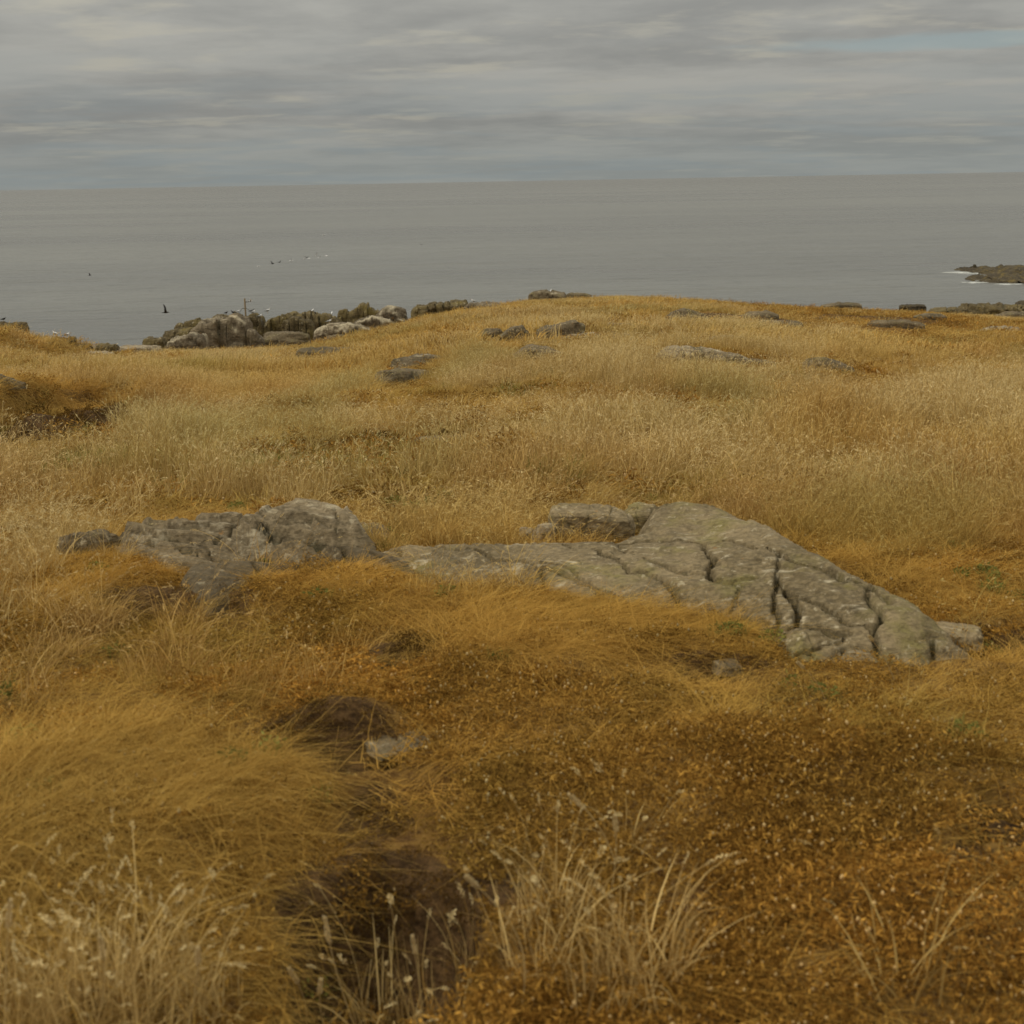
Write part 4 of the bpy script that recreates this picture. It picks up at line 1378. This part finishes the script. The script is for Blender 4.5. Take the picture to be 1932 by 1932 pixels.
def ribbons(n, r, hmin, hmax, width, lean, curve, seg, rng, bias=(0, 0), flat=0.0, head=0.0, hl=0.2, hr=0.006, kink=0.0, hn=9):
    """n curved blades in a clump; some stems end in a seed head. returns verts, quads/tris, tone, part"""
    V, F, T, Pp = [], [], [], []
    for i in range(n):
        a = rng.uniform(0, 2 * math.pi)
        rad = r * math.sqrt(rng.uniform())
        b = np.array([rad * math.cos(a), rad * math.sin(a), -0.02])
        h = rng.uniform(hmin, hmax)
        da = a + rng.normal(0, 1.2)
        dr = np.array([math.cos(da), math.sin(da)]) * rng.uniform(0.2, 1.0) + np.array(bias)
        l_ = lean * rng.uniform(0.3, 1.2)
        c_ = curve * rng.uniform(0.2, 1.3)
        wa = rng.uniform(0, math.pi)
        wv = np.array([math.cos(wa), math.sin(wa), 0]) * width * rng.uniform(.7, 1.3) / 2
        tone = rng.uniform() ** 1.2
        ishead = rng.uniform() < head
        s0 = len(V)
        kk = rng.normal(0, kink, 2)
        pts = []
        for j in range(seg + 1):
            t = j / seg
            off = dr * (l_ * t + c_ * t * t) * h
            z = h * (t * math.sqrt(max(0.05, 1 - min(.9, l_ * l_ * .5))) - c_ * 0.42 * t * t * t) * (1 - flat)
            p = b + np.array([off[0] + kk[0] * math.sin(t * 3.0) * h, off[1] + kk[1] * math.sin(t * 4.0) * h, z])
            pts.append(p)
            wj = (1 - t ** 2 * .9) if not ishead else (0.75 - .3 * t)
            V.append(p - wv * wj)
            V.append(p + wv * wj)
            T += [tone, tone]
            Pp += [0, 0]
        for j in range(seg):
            q = s0 + j * 2
            F.append((q, q + 1, q + 3, q + 2))
        if ishead:
            # spikelets crowded along the tip, nodding with the stem
            p1 = pts[-1]
            d = (pts[-1] - pts[-2])
            d /= np.linalg.norm(d) + 1e-9
            d[2] -= 0.3 * rng.uniform()
            L = hl * rng.uniform(.6, 1.4)
            R_ = hr * rng.uniform(.6, 1.3)
            u = np.cross(d, [0.3, 0.2, 1.0])
            u /= np.linalg.norm(u) + 1e-9
            v = np.cross(d, u)
            ht = rng.uniform(.0, .5)
            for g_ in range(hn):
                tt = (g_ + rng.uniform()) / hn
                an = rng.uniform(0, 2 * math.pi)
                o_ = u * math.cos(an) + v * math.sin(an)
                s_ = -u * math.sin(an) + v * math.cos(an)
                c_0 = p1 + d * L * (tt * .9) + np.array([0, 0, -.22 * L * tt * tt])
                rr = R_ * (math.sin(math.pi * (.12 + .85 * tt)) ** .6)
                fl_ = L / hn * 1.9
                s1 = len(V)
                V += [c_0, c_0 + o_ * rr + d * fl_ * .45 + s_ * rr * .45, c_0 + o_ * rr * .8 + d * fl_, c_0 + o_ * rr + d * fl_ * .45 - s_ * rr * .45]
                F.append((s1, s1 + 1, s1 + 2, s1 + 3))
                T += [tone] * 4
                Pp += [1 - ht] * 4
    return np.array(V), np.array(F), np.array(T), np.array(Pp)


def merge(parts):
    V, F, T, P_ = [], [], [], []
    o = 0
    for v, f, t, p in parts:
        V.append(v)
        F.append(f + o)
        T.append(t)
        P_.append(p)
        o += len(v)
    return np.concatenate(V), np.concatenate(F), np.concatenate(T), np.concatenate(P_)


def flakes(n, r, th, l0, l1, w, rng, dots=0, dr=.004):
    V, F, T, P_ = [], [], [], []
    for i in range(n):
        a = rng.uniform(0, 2 * math.pi)
        rad = r * math.sqrt(rng.uniform())
        c = np.array([rad * math.cos(a), rad * math.sin(a), rng.uniform(0, th) * (1 - (rad / r) ** 2 * .6)])
        d = rng.normal(size=3)
        d[2] = d[2] * .6 + .25
        d /= np.linalg.norm(d)
        u = np.cross(d, rng.normal(size=3))
        u /= np.linalg.norm(u)
        L = rng.uniform(l0, l1)
        n3 = np.cross(d, u)
        s = len(V)
        ww = w * rng.uniform(.6, 1.3)
        V += [c, c + d * L * .5 + u * ww, c + d * L + n3 * L * .15, c + d * L * .5 - u * ww + n3 * L * .1]
        F.append((s, s + 1, s + 2, s + 3))
        t = rng.uniform() ** 1.5
        T += [t] * 4
        P_ += [0] * 4
    for i in range(dots):
        a = rng.uniform(0, 2 * math.pi)
        rad = r * math.sqrt(rng.uniform())
        c = np.array([rad * math.cos(a), rad * math.sin(a), th * rng.uniform(.6, 1.25)])
        R_ = dr * rng.uniform(.6, 1.3)
        s = len(V)
        for (lz, lr) in ((-1, .25), (-.3, .95), (.4, .8), (.9, .3)):
            for q in range(5):
                an = q * 2 * math.pi / 5
                V.append(c + R_ * np.array([lr * math.cos(an), lr * math.sin(an), lz * 1.2]))
                T.append(1)
                P_.append(1)
        for g_ in range(3):
            for q in range(5):
                a0 = s + g_ * 5
                F.append((a0 + q, a0 + (q + 1) % 5, a0 + 5 + (q + 1) % 5, a0 + 5 + q))
        F.append((s + 15, s + 16, s + 17, s + 18))
    return np.array(V), np.array(F), np.array(T), np.array(P_)


def source(kind, i, data, mat):
    V, F, T, P_ = data
    o = mesh_obj('clump_' + kind, V, F, mat, None, smooth=False, attrs={'tone': T, 'part': P_}, link=False)
    SRC.setdefault(kind, []).append(o)


r_ = np.random.default_rng(21)
WIND = (0.28, 0.02)
for i in range(7):       # near tall grass: fine stems with nodding heads
    source('tall_near', i, merge([
        ribbons(34, .085, .10, .26, .0034, .35, .8, 5, r_, WIND, 0, 0),
        ribbons(11, .075, .20, .40, .0022, .25, .42, 6, r_, WIND, 0, .75, .045, .0042, .05, 14)]), M_TALL)
for i in range(6):
    source('tall_front', i, merge([
        ribbons(22, .075, .10, .28, .0042, .35, .8, 5, r_, WIND, 0, 0),
        ribbons(8, .07, .18, .34, .0034, .2, .35, 6, r_, (.1, 0), 0, .9, .055, .0062, .04, 26)]), M_TALL)
for i in range(6):
    source('tall_mid', i, merge([
        ribbons(30, .13, .10, .24, .0050, .35, .7, 3, r_, WIND, 0, 0),
        ribbons(28, .12, .18, .42, .0040, .25, .5, 4, r_, WIND, 0, .6, .045, .0050, .06, 6)]), M_TALL)
for i in range(5):
    source('tall_far', i, merge([
        ribbons(60, .42, .10, .25, .016, .35, .6, 2, r_, WIND, 0, 0),
        ribbons(60, .42, .16, .36, .0085, .25, .45, 3, r_, WIND, 0, .5, .05, .009, .05, 3)]), M_TALL)
for i in range(6):
    source('fine_near', i, ribbons(120, .10, .05, .19, .0017, .9, 1.4, 4, r_, (.38, -.15), .3, .02, .02, .002, .10), M_FINE)
for i in range(5):
    source('fine_mid', i, ribbons(130, .2, .07, .18, .0042, .8, 1.1, 3, r_, (.6, -.1), .25, 0), M_FINE)
for i in range(4):
    source('fine_far', i, ribbons(120, .5, .08, .22, .014, .7, .9, 2, r_, (.5, 0), .15, 0), M_FINE)
for i in range(6):
    source('mat_near', i, merge([flakes(230, .10, .028, .008, .024, .0022, r_, 2, .0035),
                                 ribbons(16, .09, .03, .09, .0017, 1.2, 1.0, 4, r_, (0, 0), .4, .1, .006, .0025)]), M_MAT)
for i in range(4):
    source('mat_mid', i, flakes(220, .2, .05, .02, .055, .005, r_, 2, .006), M_MAT)
for i in range(3):
    source('mat_far', i, ribbons(160, .55, .04, .13, .016, .8, 1.0, 2, r_, (.1, 0), .3, 0), M_MAT)
for i in range(4):
    source('sprig', i, merge([flakes(46, .045, .03, .008, .02, .0045, r_), ribbons(22, .05, .03, .08, .0022, .7, .8, 3, r_)]), M_GREEN)
for i in range(3):
    source('green_blades', i, ribbons(60, .14, .08, .2, .005, .7, .9, 3, r_, WIND, .1), M_GREEN)


def make_gn(col):
    ng = bpy.data.node_groups.new('scatter_clumps', 'GeometryNodeTree')
    ng.interface.new_socket('Geometry', in_out='INPUT', socket_type='NodeSocketGeometry')
    ng.interface.new_socket('Geometry', in_out='OUTPUT', socket_type='NodeSocketGeometry')
    gi = ng.nodes.new('NodeGroupInput')
    go = ng.nodes.new('NodeGroupOutput')
    ci = ng.nodes.new('GeometryNodeCollectionInfo')
    ci.inputs['Collection'].default_value = col
    ci.inputs['Separate Children'].default_value = True
    ci.inputs['Reset Children'].default_value = True
    ip = ng.nodes.new('GeometryNodeInstanceOnPoints')
    ip.inputs['Pick Instance'].default_value = True

    def na(name, t):
        n = ng.nodes.new('GeometryNodeInputNamedAttribute')
        n.data_type = t
        n.inputs['Name'].default_value = name
        return n.outputs['Attribute']
    L = ng.links
    L.new(gi.outputs[0], ip.inputs['Points'])
    L.new(ci.outputs[0], ip.inputs['Instance'])
    L.new(na('pick', 'INT'), ip.inputs['Instance Index'])
    e2r = ng.nodes.new('FunctionNodeEulerToRotation')
    L.new(na('rot', 'FLOAT_VECTOR'), e2r.inputs[0])
    L.new(e2r.outputs[0], ip.inputs['Rotation'])
    L.new(na('scl', 'FLOAT_VECTOR'), ip.inputs['Scale'])
    L.new(ip.outputs[0], go.inputs[0])
    return ng


def scatter(name, label, cat, layers):
    """layers: list of dict(kind, x, y, scale, zscale, tint, lean) merged into one object per clump family"""
    col = bpy.data.collections.new(name + '_clumps')
    offs = {}
    srcs = []
    for L in layers:
        if L['kind'] not in offs:
            offs[L['kind']] = len(srcs)
            srcs += SRC[L['kind']]
    for i, s in enumerate(srcs):
        s.name = 'clump.%03d' % i if False else s.name
        col.objects.link(s)
    order = sorted(range(len(srcs)), key=lambda i: srcs[i].name)
    inv = {srcs_i: pos for pos, srcs_i in enumerate(order)}
    P, R_, S_, K_, C_ = [], [], [], [], []
    rg = np.random.default_rng(len(name) * 7 + 1)
    for L in layers:
        x, y = L['x'], L['y']
        n = len(x)
        if n == 0:
            continue
        z = H(x, y) + L.get('dz', 0)
        P.append(np.stack([x, y, z], -1))
        # follow the slope of the ground
        e = 0.05
        gx = (H(x + e, y) - H(x - e, y)) / (2 * e)
        gy = (H(x, y + e) - H(x, y - e)) / (2 * e)
        kf = L.get('slope', 0.5)
        spin = L.get('spin', 3.14)
        rz = rg.uniform(-spin, spin, n)
        # tilt expressed in world axes is good enough for small tilts: rotate it into the spun frame
        tx = np.arctan(gy) * kf + rg.normal(0, .08, n)
        ty = -np.arctan(gx) * kf + rg.normal(0, .08, n)
        R_.append(np.stack([tx, ty, rz], -1))
        S_.append(np.stack([L['s'], L['s'], L['sz']], -1))
        cnt = len(SRC[L['kind']])
        pk = rg.integers(0, cnt, n) + offs[L['kind']]
        K_.append(np.array([inv[q] for q in pk]))
        C_.append(L['tint'])
    P, R_, S_, K_, C_ = map(np.concatenate, (P, R_, S_, K_, C_))
    me = bpy.data.meshes.new(name)
    me.vertices.add(len(P))
    me.vertices.foreach_set('co', P.astype(np.float32).ravel())
    for nm, ty, dat in (('rot', 'FLOAT_VECTOR', R_), ('scl', 'FLOAT_VECTOR', S_)):
        a = me.attributes.new(nm, ty, 'POINT')
        a.data.foreach_set('vector', dat.astype(np.float32).ravel())
    a = me.attributes.new('pick', 'INT', 'POINT')
    a.data.foreach_set('value', K_.astype(np.int32))
    a = me.attributes.new('tint', 'FLOAT_COLOR', 'POINT')
    a.data.foreach_set('color', np.concatenate([C_, np.ones((len(C_), 1))], 1).astype(np.float32).ravel())
    me.update()
    o = bpy.data.objects.new(name, me)
    SC.objects.link(o)
    md = o.modifiers.new('scatter', 'NODES')
    md.node_group = make_gn(col)
    tag(o, label, cat, kind='stuff')
    print(name, len(P), 'clumps')
    return o


def sample(density, y0, y1, tmax, rng):
    area = tmax * (y1 ** 2 - y0 ** 2)
    n = int(area * density)
    y = np.sqrt(rng.uniform(y0 ** 2, y1 ** 2, n))
    x = rng.uniform(-tmax, tmax, n) * y
    return x, y


def onland(x, y):
    t = x / np.maximum(y, .5)
    return y < np.interp(t, _T, _Y) + 1.5


def field_tint(x, y):
    """slow drift of the standing hay's own colour: pale straw, gold, rusty and greenish patches"""
    a = fbm(x * .35, y * .22, 3, 3)
    b = fbm(x * .8 + 40, y * .5, 7, 3)
    g = sstep(fbm(x * .5 - 20, y * .35, 12, 3), .35, .8)
    gold = sstep(a, 0.0, .7)
    rust = sstep(b, .25, .8)
    base = np.ones((len(x), 3))
    c = base * (1 - gold[:, None]) * np.array([1.04, 1.0, .95]) + gold[:, None] * np.array([1.0, .89, .66])
    c = c * (1 - rust[:, None] * .5) + np.array([.86, .66, .44]) * rust[:, None] * .5
    c = c * (1 - g[:, None] * .35) + np.array([.60, .68, .42]) * g[:, None] * .35
    return c * RNG.uniform(.86, 1.12, (len(x), 1))


MIDBARE = [(a, b, c * 1.03 + .05, d * 1.03 + .04, e) for a, b, c, d, e in Z_BARE]
BIGBARE = [(a - .03 * (b < 4), b, c * 1.08 + (.14 if b < 4 else .04), d * 1.08 + .05, e) for a, b, c, d, e in Z_BARE]


Z_TUS = zone((250, 1500, 420, 190), (620, 1370, 170, 60))


def tussock(x, y):
    return zmask(x, y, Z_TUS, .3, .3, 2)


def plant_all():
    rng = np.random.default_rng(77)
    tall, fine, mat_, green = [], [], [], []
    rings = [(1.1, 7.0, 'near', .62), (7.0, 21, 'mid', .56), (21, 68, 'far', .52)]
    dens_tall = dict(near=150, mid=62, far=13)
    dens_fine = dict(near=330, mid=75, far=11)
    dens_mat = dict(near=260, mid=46, far=8)
    for y0, y1, lod, tm in rings:
        # tall hay
        x, y = sample(dens_tall[lod], y0, y1, tm, rng)
        p = 0.97 - 0.95 * zmask(x, y, Z_TALLCLR, .3, .35, 1.6 if lod != 'far' else .5, 1)
        p *= sstep(y, 4.2, 5.6)
        p = np.maximum(p, zmask(x, y, Z_TALLADD, .35, .35, 3, 2))
        tus = fbm(x * 2.2, y * 1.6, 61, 2)
        p *= 1 - .6 * sstep(tus, .0, .5) * (y < 25)
        patch = fbm(x * .45, y * .6, 31, 3)
        p *= 1 - 0.9 * sstep(patch, .12, .5)
        p *= 1 - np.maximum(zmask(x, y, BIGBARE, .2, .3, 4), zmask(x, y, NEARROCK, .3, .3, 1) * .9)
        sel = (rng.uniform(size=len(x)) < p) & onland(x, y) & ~rockmask(x, y, 0.03 if lod != 'far' else .1)
        x, y = x[sel], y[sel]
        hgt = np.clip(.80 + .34 * fbm(x * .6, y * .6, 15, 3) + .2 * fbm(x * 2, y * 2, 16, 2), .4, 1.25)
        # shorter turf over the ridge
        hgt = hgt * (1 - .45 * sstep(y, 28, 48)) * np.where(y < 5.5, .95, 1)
        tall.append(dict(kind='tall_' + lod, x=x, y=y, s=rng.uniform(.8, 1.15, len(x)), sz=hgt * rng.uniform(.8, 1.2, len(x)), tint=field_tint(x, y), spin=1.5, slope=.3))
        if lod == 'near':
            x, y = sample(130, 1.3, 3.3, .62, rng)
            sel = rng.uniform(size=len(x)) < zmask(x, y, Z_FRONT, .35, .3, 3, 2)
            x, y = x[sel], y[sel]
            tall.append(dict(kind='tall_front', x=x, y=y, s=rng.uniform(.8, 1.15, len(x)), sz=rng.uniform(.75, 1.1, len(x)), tint=field_tint(x, y), spin=2.5, slope=.3))
        # fine golden turf: in its mounds, and thinly under everything
        x, y = sample(dens_fine[lod], y0, y1, tm, rng)
        p = np.maximum(zmask(x, y, Z_FINE, .3, .3, 2.5 if lod != 'far' else .6, 5), .34 + .3 * (lod != 'near'))
        p *= 1 - .75 * zmask(x, y, Z_MAT, .25, .3, 2.5, 4) * (zmask(x, y, Z_FINE, .3, .3, 2.5, 5) < .4)
        p *= 1 - 1.0 * zmask(x, y, BIGBARE, .12, .3, 4)
        sel = (rng.uniform(size=len(x)) < p) & onland(x, y) & ~rockmask(x, y, -0.03 if lod == 'near' else .0)
        x, y = x[sel], y[sel]
        gg = fbm(x * .9, y * .9, 44, 3)
        tn = np.array([1, 1, 1]) + gg[:, None] * np.array([.10, .02, -.12])
        gr = sstep(fbm(x * 1.1 + 9, y * 1.1, 45, 3), .35, .9)[:, None]
        tn = tn * (1 - gr * .35) + np.array([.62, .75, .6]) * gr * .35
        tn = tn * rng.uniform(.85, 1.12, (len(x), 1))
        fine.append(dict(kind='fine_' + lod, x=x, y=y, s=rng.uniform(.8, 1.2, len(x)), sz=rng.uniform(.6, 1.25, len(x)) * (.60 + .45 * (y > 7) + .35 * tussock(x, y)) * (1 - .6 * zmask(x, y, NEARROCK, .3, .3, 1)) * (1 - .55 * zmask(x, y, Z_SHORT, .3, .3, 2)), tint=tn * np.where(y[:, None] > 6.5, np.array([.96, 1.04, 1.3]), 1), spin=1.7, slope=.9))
        # rusty mat
        x, y = sample(dens_mat[lod], y0, y1, tm, rng)
        zf = zmask(x, y, Z_FINE, .3, .3, 2.5, 5)
        p = np.maximum(zmask(x, y, Z_MAT, .25, .3, 2.5 if lod != 'far' else .6, 4) * (1 - .6 * zf), .25)
        bare = zmask(x, y, MIDBARE if lod == 'near' else Z_BARE, .15, .3, 4)
        p *= 1 - (.985 - .09 * (y < 7)) * bare
        sel = (rng.uniform(size=len(x)) < p) & onland(x, y) & ~rockmask(x, y, -0.05 if lod == 'near' else .0)
        x, y = x[sel], y[sel]
        gg = fbm(x * 1.5, y * 1.5, 54, 3)[:, None]
        tn = (np.array([1, 1, 1]) + gg * np.array([.18, .10, .02])) * rng.uniform(.75, 1.2, (len(x), 1))
        if lod != 'far':
            xb, yb_ = sample(dens_mat[lod] * 1.2, y0, y1, tm, rng)
            sb = (rng.uniform(size=len(xb)) < .55 * zmask(xb, yb_, Z_BARE, .15, .3, 4)) & ~rockmask(xb, yb_, 0)
            xb, yb_ = xb[sb], yb_[sb]
            nb = len(xb)
            mat_.append(dict(kind='mat_' + lod, x=xb, y=yb_, s=rng.uniform(.5, .9, nb), sz=rng.uniform(.3, .8, nb),
                             tint=np.array([.30, .30, .36]) * rng.uniform(.6, 1.5, (nb, 1)), dz=-.008, slope=.9))
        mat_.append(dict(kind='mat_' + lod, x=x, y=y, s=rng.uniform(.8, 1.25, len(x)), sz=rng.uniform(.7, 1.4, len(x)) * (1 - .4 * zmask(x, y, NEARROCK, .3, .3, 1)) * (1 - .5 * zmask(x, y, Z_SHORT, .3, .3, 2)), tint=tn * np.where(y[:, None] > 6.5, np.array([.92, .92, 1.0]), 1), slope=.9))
    x, y = sample(150, 1.5, 16, .6, rng)
    p = zmask(x, y, Z_GREEN, .35, .45, 5, 8) * .6 + .006
    sel = (rng.uniform(size=len(x)) < p) & ~rockmask(x, y, 0)
    x, y = x[sel], y[sel]
    nearm = y < 7.5
    for kd, q in (('sprig', nearm), ('green_blades', ~nearm)):
        n = int(q.sum())
        green.append(dict(kind=kd, x=x[q], y=y[q], s=rng.uniform(.7, 1.2, n), sz=rng.uniform(.8, 1.3, n) * (1 if kd == 'sprig' else .9), dz=.02,
                          tint=np.ones((n, 3)) * rng.uniform(.75, 1.15, (n, 1)), slope=.7))
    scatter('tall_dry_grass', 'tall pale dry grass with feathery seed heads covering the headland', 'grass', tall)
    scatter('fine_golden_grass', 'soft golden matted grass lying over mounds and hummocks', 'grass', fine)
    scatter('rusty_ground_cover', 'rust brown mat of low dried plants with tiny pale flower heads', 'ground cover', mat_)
    scatter('green_sprigs', 'scattered small green sprigs and blades among the dry turf', 'green plants', green)


plant_all()


# ------------------------------------------------------------------ single stems that stand out in front
def stem(label, px, py, pxt, pyt, hpx, bend=0.0, group='tall seed head stems standing in the foreground'):
    """root seen at (px,py), head tip at (pxt,pyt)"""
    g = G([px], [py])[0]
    d = ray([pxt], [pyt])[:, 0]
    dist = g[1] * 0.97
    tip = np.array([d[0] / d[1] * dist, dist, CAM_Z + d[2] / d[1] * dist])
    hl = hpx / PX * 2 * TANH * dist * 1.1
    e = empty('grass_stem', tuple(g))
    tag(e, label, 'grass stem', group)
    n = 9
    pts = []
    for i in range(n):
        t = i / (n - 1)
        p = (tip - g) * t
        p = p + np.array([bend * math.sin(t * math.pi) * .05, 0.02 * math.sin(t * 3), 0.0])
        pts.append(p)
    V, F, T = [], [], []
    for i, p in enumerate(pts):
        w = .0017 * (1 - .4 * i / n)
        for q in range(5):
            a = q * 2 * math.pi / 5
            V.append((p[0] + w * math.cos(a), p[1] + w * math.sin(a), p[2]))
    for i in range(n - 1):
        for q in range(5):
            F.append((i * 5 + q, i * 5 + (q + 1) % 5, i * 5 + 5 + (q + 1) % 5, i * 5 + 5 + q))
    mesh_obj('stalk', V, F, M_STEM, e, attrs={'tone': [.5] * len(V), 'part': [0] * len(V)})
    # head: crowded spikelets around the last stretch of the stalk
    axis = pts[-1] - pts[-2]
    axis = axis / np.linalg.norm(axis)
    rg = np.random.default_rng(int(px * 7 + py))
    V, F = [], []
    for i in range(150):
        t = rg.uniform()
        prof = math.sin(math.pi * min(1, .12 + t * .88)) ** .7 * (1 - .25 * t)
        c = pts[-1] - axis * hl * (1 - t)
        n3 = rg.normal(size=3)
        n3 -= axis * np.dot(n3, axis)
        n3 /= np.linalg.norm(n3) + 1e-9
        L = .0075 * rg.uniform(.6, 1.2)
        dd_ = axis * .8 + n3 * .55
        dd_ /= np.linalg.norm(dd_)
        c = c + n3 * .0035 * prof * rg.uniform(.3, 1)
        sd2 = np.cross(dd_, n3)
        sd2 /= np.linalg.norm(sd2) + 1e-9
        s = len(V)
        V += [c, c + dd_ * L * .45 + sd2 * .0016, c + dd_ * L, c + dd_ * L * .45 - sd2 * .0016, c + dd_ * L * .45 + n3 * .0016]
        F += [(s, s + 1, s + 4), (s + 1, s + 2, s + 4), (s + 2, s + 3, s + 4), (s + 3, s, s + 4)]
    mesh_obj('seed_head', V, F, M_HEAD, e)


m, k = new_mat('stem_straw')
g_ = k.n('ShaderNodeNewGeometry')
finish(k, k.mix(k.noise(g_.outputs['Position'], 60, 3), (0.40, 0.28, 0.11), (0.56, 0.41, 0.18)), .7)
M_STEM = m
m, k = new_mat('head_straw')
g_ = k.n('ShaderNodeNewGeometry')
finish(k, k.mix(k.noise(g_.outputs['Position'], 300, 3), (0.60, 0.46, 0.22), (0.84, 0.70, 0.42)), .8, translucent=.25)
M_HEAD = m
for a in [
    ('seed head stem leaning left in front of the dark peat hollow, its taller head', 690, 1990, 612, 1732, 78, -.3),
    ('upright pointed seed head in front of the peat hollow, right of the leaning one', 800, 1960, 778, 1768, 58, 0),
    ('short seed head low in front of the peat hollow at left', 575, 1985, 545, 1828, 60, .3),
    ('seed head bending left near the bottom centre edge', 640, 2010, 605, 1850, 55, -.4),
    ('seed head drooping over the right rim of the peat hollow', 985, 1900, 880, 1655, 40, .9),
    ('stem with pale head standing in the rusty mat at centre right', 1150, 1700, 1160, 1540, 55, .2),
    ('stem leaning left from the rusty mat, its head by the golden mound', 1165, 1640, 1075, 1500, 60, .3),
    ('tall thin stem rising at the right of the outcrop tip', 1690, 1290, 1640, 1200, 24, .2),
    ('bare stem near the front right of the outcrop', 1560, 1330, 1505, 1250, 30, .3),
    ('pale stem in the bottom left tuft, leaning right', 160, 2000, 188, 1770, 70, .3),
    ('tall pale stem in the bottom left tuft, leftmost', 10, 2000, 18, 1700, 80, -.2),
    ('stem with a short head in the bottom left tuft, rightmost', 330, 2010, 372, 1790, 60, .2),
]:
    stem(*a)
